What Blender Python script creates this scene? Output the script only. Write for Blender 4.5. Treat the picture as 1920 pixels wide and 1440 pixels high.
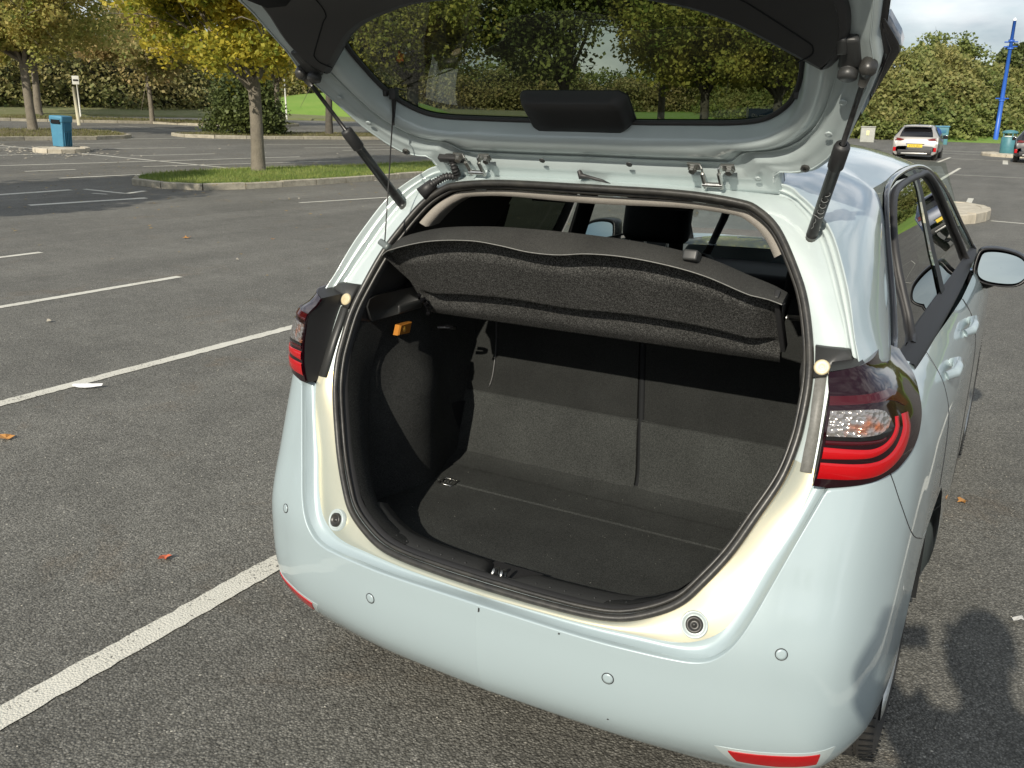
import bpy, bmesh, math, random
import numpy as np
from mathutils import Vector, Matrix
for o in list(bpy.data.objects): bpy.data.objects.remove(o)
random.seed(4); RNG = np.random.default_rng(11)
SC = bpy.context.scene; COL = SC.collection
R = math.radians
# ---------------------------------------------------------------- camera
CAM = Vector((1.000, -1.718, 1.611))
yaw, pitch, roll = R(29.563), R(16.375), R(1.106)
fwd = Vector((-math.sin(yaw)*math.cos(pitch), math.cos(yaw)*math.cos(pitch), -math.sin(pitch)))
rt = Vector((math.cos(yaw), math.sin(yaw), 0)); up = rt.cross(fwd)
r2 = rt*math.cos(roll) + up*math.sin(roll); u2 = -rt*math.sin(roll) + up*math.cos(roll)
cd = bpy.data.cameras.new('camera'); cam = bpy.data.objects.new('camera', cd); COL.objects.link(cam)
M4 = Matrix.Identity(4)
for i, v in enumerate((r2, u2, -fwd)):
    for k in range(3): M4[k][i] = v[k]
M4.translation = CAM; cam.matrix_world = M4
cd.sensor_width = 36; cd.lens = 1699.8/1920*36; cd.clip_start = .05; cd.clip_end = 2000
SC.camera = cam
# ---------------------------------------------------------------- light
SUN_DIR = Vector((-.145, 1.93, -1.06)).normalized()
sd = bpy.data.lights.new('sun', 'SUN'); sd.energy = 4.2; sd.angle = R(.55); sd.color = (1, .925, .79)
sun = bpy.data.objects.new('sun', sd); COL.objects.link(sun)
sun.rotation_euler = SUN_DIR.to_track_quat('-Z', 'Y').to_euler()
el = math.asin(-SUN_DIR.z); az = math.atan2(-SUN_DIR.x, -SUN_DIR.y)
W = bpy.data.worlds.new('World'); SC.world = W; W.use_nodes = True
nt = W.node_tree; N = nt.nodes; Lk = nt.links; bg = N['Background']
sky = N.new('ShaderNodeTexSky'); sky.sky_type = 'NISHITA'; sky.sun_disc = False
sky.sun_elevation = el; sky.sun_rotation = az
tcw = N.new('ShaderNodeTexCoord'); mpw = N.new('ShaderNodeMapping'); mpw.inputs['Scale'].default_value = (1, 1, 3.0)
nz = N.new('ShaderNodeTexNoise'); nz.inputs['Scale'].default_value = 3.4; nz.inputs['Detail'].default_value = 9; nz.inputs['Roughness'].default_value = .58
nz.inputs['Distortion'].default_value = .35
rp = N.new('ShaderNodeValToRGB'); rp.color_ramp.elements[0].position = .40; rp.color_ramp.elements[1].position = .60
nz2 = N.new('ShaderNodeTexNoise'); nz2.inputs['Scale'].default_value = 4.2; nz2.inputs['Detail'].default_value = 7
mpw2 = N.new('ShaderNodeMapping'); mpw2.inputs['Location'].default_value = (3, 1, 7); mpw2.inputs['Scale'].default_value = (1, 1, 3.4)
rp2 = N.new('ShaderNodeValToRGB'); rp2.color_ramp.elements[0].position = .40; rp2.color_ramp.elements[1].position = .60
rp2.color_ramp.elements[0].color = (3.3, 3.9, 4.6, 1); rp2.color_ramp.elements[1].color = (9.6, 9.7, 9.8, 1)
mx = N.new('ShaderNodeMix'); mx.data_type = 'RGBA'
mlt = N.new('ShaderNodeMath'); mlt.operation = 'MULTIPLY_ADD'; mlt.inputs[1].default_value = .45; mlt.inputs[2].default_value = .5
Lk.new(tcw.outputs['Generated'], mpw.inputs[0]); Lk.new(mpw.outputs[0], nz.inputs['Vector'])
Lk.new(tcw.outputs['Generated'], mpw2.inputs[0]); Lk.new(mpw2.outputs[0], nz2.inputs['Vector'])
Lk.new(nz.outputs[0], rp.inputs[0]); Lk.new(nz2.outputs[0], rp2.inputs[0])
Lk.new(rp.outputs[0], mlt.inputs[0]); Lk.new(mlt.outputs[0], mx.inputs['Factor'])
Lk.new(sky.outputs[0], mx.inputs['A']); Lk.new(rp2.outputs[0], mx.inputs['B'])
Lk.new(mx.outputs['Result'], bg.inputs[0]); bg.inputs[1].default_value = .095
SC.view_settings.view_transform = 'Standard'; SC.view_settings.look = 'None'; SC.view_settings.gamma = 1
SC.view_settings.exposure = 0.28; SC.view_settings.use_curve_mapping = False

# ---------------------------------------------------------------- helpers
def cr(xs, ys, x):
    x = min(max(x, xs[0]), xs[-1]); i = 0
    while i < len(xs)-2 and x >= xs[i+1]: i += 1
    n = len(xs)
    def m(j):
        if j == 0: return (ys[1]-ys[0])/(xs[1]-xs[0])
        if j == n-1: return (ys[-1]-ys[-2])/(xs[-1]-xs[-2])
        return (ys[j+1]-ys[j-1])/(xs[j+1]-xs[j-1])
    h = xs[i+1]-xs[i]; t = (x-xs[i])/h
    return (2*t**3-3*t*t+1)*ys[i]+(t**3-2*t*t+t)*h*m(i)+(-2*t**3+3*t*t)*ys[i+1]+(t**3-t*t)*h*m(i+1)
def lerp(xs, ys, x): return float(np.interp(x, xs, ys))
def resample(pts, n, smooth=True, closed=False):
    """n points evenly spaced along a polyline (Catmull-Rom when smooth)."""
    P = [np.array(p, float) for p in pts]
    if closed: P = P+[P[0]]
    if smooth:
        D = []; m = len(P)
        for i in range(m-1):
            if closed: a = P[(i-1) % (m-1)]; d = P[(i+2) % (m-1)] if i+2 >= m else P[i+2]
            else: a = P[i-1] if i else 2*P[0]-P[1]; d = P[i+2] if i+2 < m else 2*P[-1]-P[-2]
            b, c = P[i], P[i+1]
            # centripetal-ish: plain uniform spline is enough for these spacings
            for t in np.linspace(0, 1, 9)[:-1]:
                D.append(.5*((2*b)+(-a+c)*t+(2*a-5*b+4*c-d)*t*t+(-a+3*b-3*c+d)*t**3))
        D.append(P[-1]); P = D
    P = np.array(P); L = np.r_[0, np.cumsum(np.linalg.norm(np.diff(P, axis=0), axis=1))]
    s = np.linspace(0, L[-1], n+1 if closed else n)
    out = np.stack([np.interp(s, L, P[:, k]) for k in range(P.shape[1])], 1)
    return out[:-1] if closed else out
MESHES = {}
def mesh(name, V, F, mat, smooth=True):
    me = bpy.data.meshes.new(name); me.from_pydata([tuple(map(float, v)) for v in V], [], [tuple(map(int, f)) for f in F]); me.update()
    for m in (mat if isinstance(mat, (list, tuple)) else [mat]): me.materials.append(m)
    if smooth: me.polygons.foreach_set('use_smooth', [True]*len(me.polygons))
    return me
def obj(name, me, parent=None, **kw):
    o = bpy.data.objects.new(name, me); COL.objects.link(o)
    if parent: o.parent = parent
    for k, v in kw.items(): o[k] = v
    return o
def empty(name, loc=(0, 0, 0), rz=0, **kw):
    o = bpy.data.objects.new(name, None); o.empty_display_size = .1; COL.objects.link(o); o.location = loc; o.rotation_euler[2] = rz
    for k, v in kw.items(): o[k] = v
    return o
class MB:
    def __init__(s): s.V = []; s.F = []
    def add(s, V, F):
        b = len(s.V); s.V += [tuple(v) for v in V]; s.F += [tuple(i+b for i in f) for f in F]; return s
    def grid(s, G, cu=False, cv=False, flip=False):
        G = np.asarray(G, float); a, b = G.shape[:2]; F = []
        for i in range(a-(0 if cu else 1)):
            for j in range(b-(0 if cv else 1)):
                f = (i*b+j, ((i+1) % a)*b+j, ((i+1) % a)*b+(j+1) % b, i*b+(j+1) % b)
                F.append(f[::-1] if flip else f)
        return s.add(G.reshape(-1, 3), F)
    def tube(s, P, r, seg=10, closed=False, caps=True):
        P = [Vector(p) for p in P]; n = len(P); rr = r if hasattr(r, '__len__') else [r]*n
        rings = []; prev = None
        for i in range(n):
            a = P[(i-1) % n] if closed or i else P[0]; b = P[(i+1) % n] if closed or i < n-1 else P[-1]
            t = (b-a).normalized()
            if prev is None:
                x = t.orthogonal().normalized()
            else: x = (prev-t*prev.dot(t)).normalized()
            prev = x; y = t.cross(x)
            rings.append([P[i]+(x*math.cos(2*math.pi*k/seg)+y*math.sin(2*math.pi*k/seg))*rr[i] for k in range(seg)])
        s.grid(rings, cu=closed, cv=True)
        if caps and not closed:
            b = len(s.V)-n*seg; s.F.append(tuple(b+k for k in range(seg))[::-1]); s.F.append(tuple(b+(n-1)*seg+k for k in range(seg)))
        return s
    def box(s, c, h, bev=0., rot=None, taper=None):
        """bevelled box; c centre, h half sizes, rot Matrix 3x3"""
        bm = bmesh.new(); bmesh.ops.create_cube(bm, size=2)
        for v in bm.verts: v.co = Vector((v.co.x*h[0], v.co.y*h[1], v.co.z*h[2]))
        if taper:
            for v in bm.verts:
                if v.co.z > 0: v.co.x *= taper; v.co.y *= taper
        if bev: bmesh.ops.bevel(bm, geom=list(bm.edges), offset=bev, segments=3, profile=.6, affect='EDGES', clamp_overlap=True)
        bm.verts.index_update(); V = []
        for v in bm.verts:
            p = v.co.copy()
            if rot is not None: p = rot @ p
            V.append(p+Vector(c))
        F = [tuple(v.index for v in f.verts) for f in bm.faces]; bm.free(); return s.add(V, F)
    def prism(s, poly, fn, w0, w1, bev=0.):
        """closed 2D polygon between depths w0 (front) and w1, fn(a,b,w)->xyz"""
        n = len(poly); P = np.array(poly); c = P.mean(0)
        loops = []
        if bev:
            d = 1-bev/np.linalg.norm(P-c, axis=1)[:, None]
            loops = [(c+(P-c)*d, w0), (c+(P-c)*(1-(1-d)*.35), w0+(w1-w0)*.18), (P, w0+(w1-w0)*.45), (P, w1)]
        else: loops = [(P, w0), (P, w1)]
        G = [[fn(p[0], p[1], w) for p in L] for L, w in loops]
        s.grid(G, cv=True); b = len(s.V)-n*len(loops)
        s.F.append(tuple(b+k for k in range(n))); s.F.append(tuple(b+(len(loops)-1)*n+k for k in range(n))[::-1]); return s
    def lathe(s, prof, c=(0, 0, 0), seg=24, axis=2, rot=None):
        G = []
        for (r, z) in prof:
            row = []
            for k in range(seg):
                a = 2*math.pi*k/seg; p = Vector((r*math.cos(a), r*math.sin(a), z))
                if rot is not None: p = rot @ p
                row.append(p+Vector(c))
            G.append(row)
        return s.grid(G, cv=True)
    def mirror(s, add=True):
        V = [(-v[0], v[1], v[2]) for v in s.V]; F = [f[::-1] for f in s.F]
        if add: return s.add(V, F)
        m = MB(); m.V = V; m.F = F; return m
    def build(s, name, mat, parent=None, smooth=True, angle=None, **kw):
        me = mesh(name, s.V, s.F, mat, smooth)
        if angle and smooth:
            bm = bmesh.new(); bm.from_mesh(me); bmesh.ops.remove_doubles(bm, verts=bm.verts, dist=1e-5)
            bmesh.ops.recalc_face_normals(bm, faces=bm.faces)
            for e in bm.edges:
                if len(e.link_faces) == 2 and e.calc_face_angle(0) > R(angle): e.smooth = False
            bm.to_mesh(me); bm.free()
        return obj(name, me, parent, **kw)
def both(mb, name, mat, parent, **kw):
    return [mb.build(name, mat, parent, **kw), mb.mirror(False).build(name, mat, parent, **kw)]

# ---------------------------------------------------------------- materials
def mat(name, col, rough=.5, metal=0., coat=0., spec=.5, bump=None, var=None, sheen=0., trans=None):
    """bump=(scale,strength,dist)  var=(scale,amount,color2)"""
    m = bpy.data.materials.new(name); m.use_nodes = True; n = m.node_tree.nodes; l = m.node_tree.links
    b = n['Principled BSDF']; b.inputs['Base Color'].default_value = (*col, 1); b.inputs['Roughness'].default_value = rough
    b.inputs['Metallic'].default_value = metal; b.inputs['Coat Weight'].default_value = coat; b.inputs['Coat Roughness'].default_value = .04
    b.inputs['Specular IOR Level'].default_value = spec; b.inputs['Sheen Weight'].default_value = sheen
    tc = n.new('ShaderNodeTexCoord')
    if var:
        t = n.new('ShaderNodeTexNoise'); t.inputs['Scale'].default_value = var[0]; t.inputs['Detail'].default_value = 6; t.inputs['Roughness'].default_value = .65
        r = n.new('ShaderNodeValToRGB'); r.color_ramp.elements[0].position = .35; r.color_ramp.elements[1].position = .35+var[1]
        r.color_ramp.elements[0].color = (*col, 1); r.color_ramp.elements[1].color = (*var[2], 1)
        l.new(tc.outputs['Object'], t.inputs['Vector']); l.new(t.outputs[0], r.inputs[0]); l.new(r.outputs[0], b.inputs['Base Color'])
    if bump:
        t = n.new('ShaderNodeTexNoise'); t.inputs['Scale'].default_value = bump[0]; t.inputs['Detail'].default_value = 5
        bp = n.new('ShaderNodeBump'); bp.inputs['Strength'].default_value = bump[1]; bp.inputs['Distance'].default_value = bump[2]
        l.new(tc.outputs['Object'], t.inputs['Vector']); l.new(t.outputs[0], bp.inputs['Height']); l.new(bp.outputs[0], b.inputs['Normal'])
    return m
def glassmat(name, tint, refl=1.0, rough=0.0):
    m = bpy.data.materials.new(name); m.use_nodes = True; n = m.node_tree.nodes; l = m.node_tree.links
    n.remove(n['Principled BSDF']); out = n['Material Output']
    t = n.new('ShaderNodeBsdfTransparent'); t.inputs[0].default_value = (*tint, 1)
    g = n.new('ShaderNodeBsdfGlossy'); g.inputs['Roughness'].default_value = rough; g.inputs[0].default_value = (refl, refl, refl, 1)
    f = n.new('ShaderNodeFresnel'); f.inputs[0].default_value = 1.5
    # both faces of the pane reflect
    geo = n.new('ShaderNodeNewGeometry'); inv = n.new('ShaderNodeMath'); inv.operation = 'MULTIPLY'; inv.inputs[1].default_value = 1.6
    f.inputs[0].default_value = 1.52
    mxs = n.new('ShaderNodeMixShader')
    lw = n.new('ShaderNodeLayerWeight'); lw.inputs['Blend'].default_value = .5
    pw = n.new('ShaderNodeMath'); pw.operation = 'POWER'; pw.inputs[1].default_value = 4.0
    ma = n.new('ShaderNodeMath'); ma.operation = 'MULTIPLY_ADD'; ma.inputs[1].default_value = .9; ma.inputs[2].default_value = .055; ma.use_clamp = True
    l.new(lw.outputs['Facing'], pw.inputs[0]); l.new(pw.outputs[0], ma.inputs[0]); l.new(ma.outputs[0], mxs.inputs[0])
    l.new(t.outputs[0], mxs.inputs[1]); l.new(g.outputs[0], mxs.inputs[2]); l.new(mxs.outputs[0], out.inputs[0])
    return m
def fabric(name, c1, c2, scale, bump, dist, rough=.95, pos=(.42, .62)):
    m = mat(name, c1, rough, spec=.15); n = m.node_tree.nodes; l = m.node_tree.links; b = n['Principled BSDF']
    tc = n.new('ShaderNodeTexCoord')
    t = n.new('ShaderNodeTexNoise'); t.inputs['Scale'].default_value = scale; t.inputs['Detail'].default_value = 3; t.inputs['Roughness'].default_value = .7; t.inputs['Distortion'].default_value = 1.2
    r = n.new('ShaderNodeValToRGB'); r.color_ramp.elements[0].position = pos[0]; r.color_ramp.elements[1].position = pos[1]
    r.color_ramp.elements[0].color = (*c1, 1); r.color_ramp.elements[1].color = (*c2, 1)
    t2 = n.new('ShaderNodeTexNoise'); t2.inputs['Scale'].default_value = 7; t2.inputs['Detail'].default_value = 4
    mm = n.new('ShaderNodeMix'); mm.data_type = 'RGBA'; mm.blend_type = 'MULTIPLY'; mm.inputs['Factor'].default_value = .5
    bp = n.new('ShaderNodeBump'); bp.inputs['Strength'].default_value = bump; bp.inputs['Distance'].default_value = dist
    l.new(tc.outputs['Object'], t.inputs['Vector']); l.new(tc.outputs['Object'], t2.inputs['Vector']); l.new(t.outputs[0], r.inputs[0]); l.new(r.outputs[0], mm.inputs['A'])
    l.new(t2.outputs[0], mm.inputs['B']); l.new(mm.outputs['Result'], b.inputs['Base Color'])
    l.new(t.outputs[0], bp.inputs['Height']); l.new(bp.outputs[0], b.inputs['Normal'])
    return m
paint = mat('car_paint', (.365, .445, .47), .34, 0, 1.0, .5)
_n = paint.node_tree.nodes; _l = paint.node_tree.links; _b = _n['Principled BSDF']; _b.inputs['Metallic'].default_value = .12
_t = _n.new('ShaderNodeTexNoise'); _t.inputs['Scale'].default_value = 5; _t.inputs['Detail'].default_value = 8; _t.inputs['Roughness'].default_value = .7
_r = _n.new('ShaderNodeMapRange'); _r.inputs[1].default_value = .4; _r.inputs[2].default_value = .75; _r.inputs[3].default_value = .0; _r.inputs[4].default_value = .07
_tc = _n.new('ShaderNodeTexCoord'); _l.new(_tc.outputs['Object'], _t.inputs[0]); _l.new(_t.outputs[0], _r.inputs[0]); _l.new(_r.outputs[0], _b.inputs['Coat Roughness'])
_f = _n.new('ShaderNodeTexNoise'); _f.inputs['Scale'].default_value = 900; _f.inputs['Detail'].default_value = 1
_bp = _n.new('ShaderNodeBump'); _bp.inputs['Strength'].default_value = .05; _bp.inputs['Distance'].default_value = .0006
_l.new(_tc.outputs['Object'], _f.inputs[0]); _l.new(_f.outputs[0], _bp.inputs['Height']); _l.new(_bp.outputs[0], _b.inputs['Normal'])
paint_in = mat('inner_body_paint', (.45, .515, .52), .36, .10, .6, .5, bump=(700, .2, .0008), var=(9, .5, (.415, .48, .485)))
paint_fl = mat('flange_paint_sun_sheen', (.38, .425, .40), .36, .22, .5, .6, bump=(700, .2, .0008), var=(9, .5, (.34, .39, .365)))
_n = paint_fl.node_tree.nodes; _l = paint_fl.node_tree.links; _g = _n.new('ShaderNodeBsdfGlossy'); _g.inputs[0].default_value = (1, .70, .22, 1); _g.inputs['Roughness'].default_value = .30  # yellow gloss layer: warm sun sheen put into the flange colour
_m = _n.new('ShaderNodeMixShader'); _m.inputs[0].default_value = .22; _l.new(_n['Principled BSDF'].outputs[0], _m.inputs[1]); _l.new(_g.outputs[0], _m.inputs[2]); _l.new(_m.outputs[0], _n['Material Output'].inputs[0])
rubber = mat('weatherstrip_rubber', (.022, .022, .022), .38, bump=(60, .2, .003), var=(30, .4, (.05, .048, .042)))
blk = mat('black_plastic', (.022, .022, .023), .52, bump=(900, .12, .0006))
blk2 = mat('dark_grey_plastic', (.035, .036, .036), .42, bump=(1200, .2, .0005))
gblk = mat('gloss_black_trim', (.006, .006, .007), .08, coat=.6)
satin = mat('satin_black_moulding', (.012, .012, .013), .55, spec=.25)
strutm = mat('strut_black', (.010, .010, .011), .32, spec=.35, var=(60, .3, (.03, .03, .03)))
mircase = mat('mirror_case_black', (.008, .008, .009), .35, spec=.25)
void = mat('dark_interior_trim', (.010, .011, .012), .8, spec=.2)
greypl = mat('grey_coated_metal', (.20, .20, .19), .5, bump=(500, .25, .001), var=(120, .3, (.15, .15, .14)))
cream = mat('cream_plastic', (.62, .55, .38), .4, var=(60, .3, (.50, .42, .26)))
metal = mat('zinc_metal', (.55, .55, .53), .32, 1.0, bump=(90, .2, .002))
chrome = mat('bright_steel', (.8, .8, .8), .12, 1.0)
carpet = fabric('boot_carpet', (.022, .024, .023), (.078, .082, .078), 430, .6, .002)
seatcloth = fabric('seat_back_cloth', (.013, .014, .0135), (.038, .040, .038), 600, .4, .001)
carpet_s = fabric('boot_side_trim_cloth', (.018, .019, .019), (.075, .078, .075), 480, .5, .0015)
felt = fabric('parcel_shelf_felt', (.028, .028, .027), (.25, .25, .24), 340, .9, .004, pos=(.45, .68))
feltd = fabric('parcel_shelf_top_carpet', (.035, .035, .034), (.085, .085, .08), 650, .5, .002)
head = fabric('beige_headliner', (.36, .33, .29), (.50, .47, .42), 700, .5, .002)
def lensm(name, col, rough=.06):
    m = mat(name, col, rough, coat=.45, spec=.3); return m
lens_dark = lensm('smoked_red_lens', (.012, .002, .004)); lens_red = lensm('red_lens', (.40, .002, .005), .25)
lens_mid = lensm('deep_red_lens', (.05, .003, .006)); lens_clear = mat('clear_ribbed_lens', (.42, .36, .33), .12, .65, 1.0)
_n = lens_clear.node_tree.nodes; _l = lens_clear.node_tree.links
_v = _n.new('ShaderNodeTexVoronoi'); _v.inputs['Scale'].default_value = 95; _tc = _n.new('ShaderNodeTexCoord'); _bp = _n.new('ShaderNodeBump'); _bp.inputs['Strength'].default_value = .9; _bp.inputs['Distance'].default_value = .006
_rr = _n.new('ShaderNodeValToRGB'); _t = _n.new('ShaderNodeTexNoise'); _t.inputs['Scale'].default_value = 22
_rr.color_ramp.elements[0].position = .52; _rr.color_ramp.elements[0].color = (.34, .32, .31, 1); _rr.color_ramp.elements[1].position = .68; _rr.color_ramp.elements[1].color = (.55, .16, .05, 1)
_l.new(_tc.outputs['Object'], _v.inputs[0]); _l.new(_tc.outputs['Object'], _t.inputs[0]); _l.new(_t.outputs[0], _rr.inputs[0]); _l.new(_rr.outputs[0], _n['Principled BSDF'].inputs['Base Color'])
_l.new(_v.outputs[0], _bp.inputs['Height']); _l.new(_bp.outputs[0], _n['Principled BSDF'].inputs['Normal'])
amber = mat('amber_lamp_cover', (.42, .17, .03), .25, coat=.5)
glass_tint = glassmat('privacy_glass', (.30, .34, .28)); glass_side = glassmat('tinted_side_glass', (.07, .085, .065)); glass_clear = glassmat('clear_glass', (.82, .88, .84))
mirror_m = mat('mirror_silver', (.50, .56, .53), .0, 1.0)
tyre = mat('tyre_rubber', (.024, .023, .022), .75, bump=(200, .4, .002), var=(20, .4, (.05, .047, .042)))
white_line = None
# ================================================================= HATCHBACK
UX = [0, .33, .55, .683, .79, .855, .877, .885, .888, .888, .885, .875, .86, .80, .62, .30, 0]
UY = [0, .02, .055, .09, .148, .28, .45, .62, .90, 1.3, 1.8, 2.4, 3.0, 3.5, 3.85, 4.02, 4.06]
ZY = [.16, .20, .25, .30, .36, .45, .56, .70, .90, 1.0, 1.14, 1.3]; YC = [.02, -.01, -.055, -.085, -.10, -.105, -.10, -.055, .01, .04, .085, .14]
ZW = [.16, .2, .25, .3, .4, .6, .8, .9, .95, 1.0, 1.05, 1.1, 1.14, 1.3]; WW = [.76, .80, .845, .872, .886, .888, .889, .884, .872, .85, .81, .76, .738, .675]
UU = list(range(17))
def S(u, z, off=0.):
    def f(u, z):
        x = cr(UU, UX, u); y = cr(UU, UY, u); yc = cr(ZY, YC, z); w = cr(ZW, WW, z)
        k = min(max((u-2.5)/3.5, 0), 1); k = k*k*(3-2*k); b = 1-min(max((u-5)/2.2, 0), 1); b = b*b*(3-2*b)
        return np.array([x*(1-(1-w/.888)*k), y+yc*b, z])
    p = f(u, z)
    if off:
        a = f(u+.02, z)-f(max(u-.02, 0) if u > .02 else u, z); c = f(u, z+.004)-f(u, z-.004)
        n = np.cross(a, c); n /= np.linalg.norm(n)
        p = p+n*off
    return p
car = empty('hatchback', (0, 0, 0), label='pale grey-blue hatchback in the foreground with its tailgate wide open', category='car')

# --- rear bumper
top = [(0, .512), (.76, .504), (1.28, .503), (1.57, .503), (1.8, .506), (2.0, .519), (2.21, .552), (2.4, .602), (2.65, .687), (2.92, .778), (3.26, .890), (3.68, .898), (4.07, .906), (4.38, .917), (4.75, .845), (5.2, .775), (5.7, .72), (6.3, .672), (6.75, .655)]
bot = [(0, .247), (.76, .232), (1.28, .217), (1.57, .208), (1.8, .20), (2.0, .196), (2.21, .192), (2.4, .19), (2.65, .19), (2.92, .191), (3.26, .196), (3.68, .206), (4.07, .218), (4.38, .232), (4.75, .25), (5.2, .272), (5.7, .335), (6.0, .45), (6.35, .58)]
NB, MR = 150, 40
Tt = np.array([[cr(range(19), [p[k] for p in top], q) if not (9 <= q <= 13.2) else lerp(range(19), [p[k] for p in top], q) for k in (0, 1)] for q in np.linspace(0, 18, NB)])
Bb = np.array([[cr(range(19), [p[k] for p in bot], q) for k in (0, 1)] for q in np.linspace(0, 18, NB)])
def bumper_half():
    G = []
    for i in range(NB):
        row = []
        a0 = S(*Tt[i]);
        for j in range(MR+1):
            t = j/MR; t = t**1.25
            u, z = Tt[i]*(1-t)+Bb[i]*t
            row.append(S(u, z))
        e = row[-1]; dn = np.array([-(.12 if Bb[i][0] > 5 else .05)*min(1, Bb[i][0]/4), .05 if Bb[i][0] < 5.2 else 0., .0])
        row.append(e+dn*.12+[0, 0, -.002]); row.append(e+dn); row.append(e+dn*1.6+[0, 0, .02])
        # top edge: rolled radius into the groove
        r0 = row[0]; d = row[1]-row[0]
        row.insert(0, r0+np.array([0, .006, .001])); row.insert(0, r0+np.array([-.004*min(1, Tt[i][0]/3), .014, .0015]))
        G.append(row)
    return G
mb = MB().grid(bumper_half(), flip=False); mb.mirror()
bump = mb.build('rear_bumper', paint, car, label='rear bumper cover with round parking sensors')
# parking sensors: ring gap + disc
def ring_on(u, z, r, name, mats, parent, left=False, t=.0012):
    c = S(u, z); n = S(u, z, .02)-c; n /= np.linalg.norm(n); c = c+n*.0015
    if left: c = c*[-1, 1, 1]; n = n*[-1, 1, 1]
    rot = Vector(n).to_track_quat('Z', 'Y').to_matrix()
    m = MB().lathe([(r*1.14, -.002), (r*1.14, 0), (r*1.02, .0002), (r*1.0, -.002)], c, 28, rot=rot); o = m.build(name, mats[0], parent)
    m = MB().lathe([(r*.98, -.002), (r*.97, .0006), (r*.6, .0010), (.0004, .0011)], c, 28, rot=rot); m.build('face', mats[1], o)
for l in (False, True):
    ring_on(1.01, .419, .0125, 'parking_sensor', (blk, paint), bump, l); ring_on(3.0, .558, .0115, 'parking_sensor', (blk, paint), bump, l)
# reflectors
def patch(uv, off, nu=24, nv=8):
    """uv = 4 corners (or two lists) in (u,z); returns grid on the body skin raised by off"""
    A, B = uv; A = resample(A, nu, False); B = resample(B, nu, False)
    return [[S(*(A[i]*(1-t)+B[i]*t), off) for t in np.linspace(0, 1, nv)] for i in range(nu)]
def plate(A, B, off, depth=.004, nu=24, nv=8):
    G = patch((A, B), off, nu, nv); H = patch((A, B), off-depth, nu, nv)
    m = MB().grid(G)
    per = [(i, 0) for i in range(nu)]+[(nu-1, j) for j in range(1, nv)]+[(i, nv-1) for i in range(nu-2, -1, -1)]+[(0, j) for j in range(nv-2, 0, -1)]
    m.grid([[G[i][j] for i, j in per], [H[i][j] for i, j in per]], cv=True); return m
for l in (0, 1):
    m = plate([(2.29, .293), (3.0, .300), (3.88, .313)], [(2.40, .256), (3.1, .258), (3.84, .277)], .003)
    (m if not l else m.mirror(False)).build('rear_reflector', lens_red, car)
    m = plate([(2.10, .300), (3.0, .3085), (4.2, .327)], [(2.33, .243), (3.1, .2465), (3.98, .262)], .0008)
    (m if not l else m.mirror(False)).build('reflector_surround', paint_in, bump)

# small chips in the bumper paint
for (u_, z_, l_) in ((.02, .500, .010), (.62, .498, .004), (1.0, .30, .003)):
    c_ = S(u_, z_, .0008); MB().add([tuple(c_+[dx, 0, dz]) for dx, dz in ((-.0022, -l_*.6), (.0024, -l_*.4), (.003, l_*.5), (-.001, l_*.7))], [(0, 1, 2, 3)]).build('paint_chip', blk, bump, smooth=False)
# --- seal loop / flange / groove / gutter
SL = [(0, -.052, .527), (.13, -.050, .528), (.26, -.042, .531), (.34, -.031, .540), (.409, -.014, .566), (.463, .004, .600), (.50, .026, .645), (.546, .062, .714), (.586, .10, .798), (.622, .14, .880), (.637, .172, .95), (.640, .200, 1.005), (.637, .238, 1.08), (.622, .278, 1.150), (.592, .322, 1.236), (.557, .354, 1.300), (.50, .392, 1.38), (.446, .410, 1.421), (.395, .414, 1.437), (.25, .41, 1.451), (0, .402, 1.454)]
FL = [(0, -.067, .514), (.13, -.064, .516), (.26, -.057, .518), (.385, -.042, .521), (.454, -.033, .524), (.507, -.021, .536), (.554, -.004, .567), (.590, .024, .625), (.620, .060, .703), (.655, .095, .79), (.679, .130, .884), (.680, .16, .94), (.679, .188, .997), (.679, .236, 1.09), (.690, .278, 1.148), (.667, .31, 1.203), (.643, .337, 1.249), (.613, .37, 1.309), (.583, .40, 1.36), (.552, .424, 1.398), (.515, .444, 1.428), (.475, .456, 1.446), (.30, .458, 1.458), (0, .452, 1.462)]
EL = [(.727, .232, 1.131), (.709, .257, 1.173), (.680, .302, 1.254), (.651, .339, 1.316), (.623, .370, 1.367), (.597, .391, 1.400), (.564, .409, 1.428), (.528, .425, 1.452), (.478, .440, 1.476), (.30, .440, 1.497), (0, .435, 1.508)]
NL = 160
sl = resample(SL, NL); 
def Ybase(x, z): return lerp([.3, .45, .568, .9, 1.105, 1.36, 1.44, 1.55], [-.03, -.02, .017, .148, .253, .40, .45, .50], z)-.055*(1-min(1, abs(x)/.62)**2)
def pairup(Aline, Bline, n):
    """points of B nearest in arc fraction to A (corner matched)"""
    return resample(Aline, n), resample(Bline, n)
# match by z/angle about the opening centre so that strips do not twist
CX, CZ = 0., 1.0
def ang(p): return math.atan2(p[2]-CZ, p[0]-CX)
def byangle(line, th):
    D = resample(line, 600); a = np.array([ang(p) for p in D]); a = np.maximum.accumulate(a)
    return np.array([[np.interp(t, a, D[:, k]) for k in range(3)] for t in th])
TH = np.array([ang(p) for p in sl]); TH = np.maximum.accumulate(TH)
TH = np.linspace(-math.pi/2, math.pi/2, 8)[:0].tolist()+list(TH)
fl = byangle(FL, TH)
sl = byangle(SL, TH)
inn = []
for p in sl:   # inner return of the aperture (goes into the car)
    c = np.array([0, p[1], 1.0]); d = (c-p); d /= np.linalg.norm(d); inn.append(p+d*.030+[0, .012, 0])
G = [[p+(q-p)*t+np.array([0, -.004*math.sin(math.pi*t), 0]) for t in np.linspace(-.15, 1, 7)] for p, q in zip(sl, fl)]
kz = int(np.argmin(abs(np.array([p[2] for p in fl])-.91)))
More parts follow.
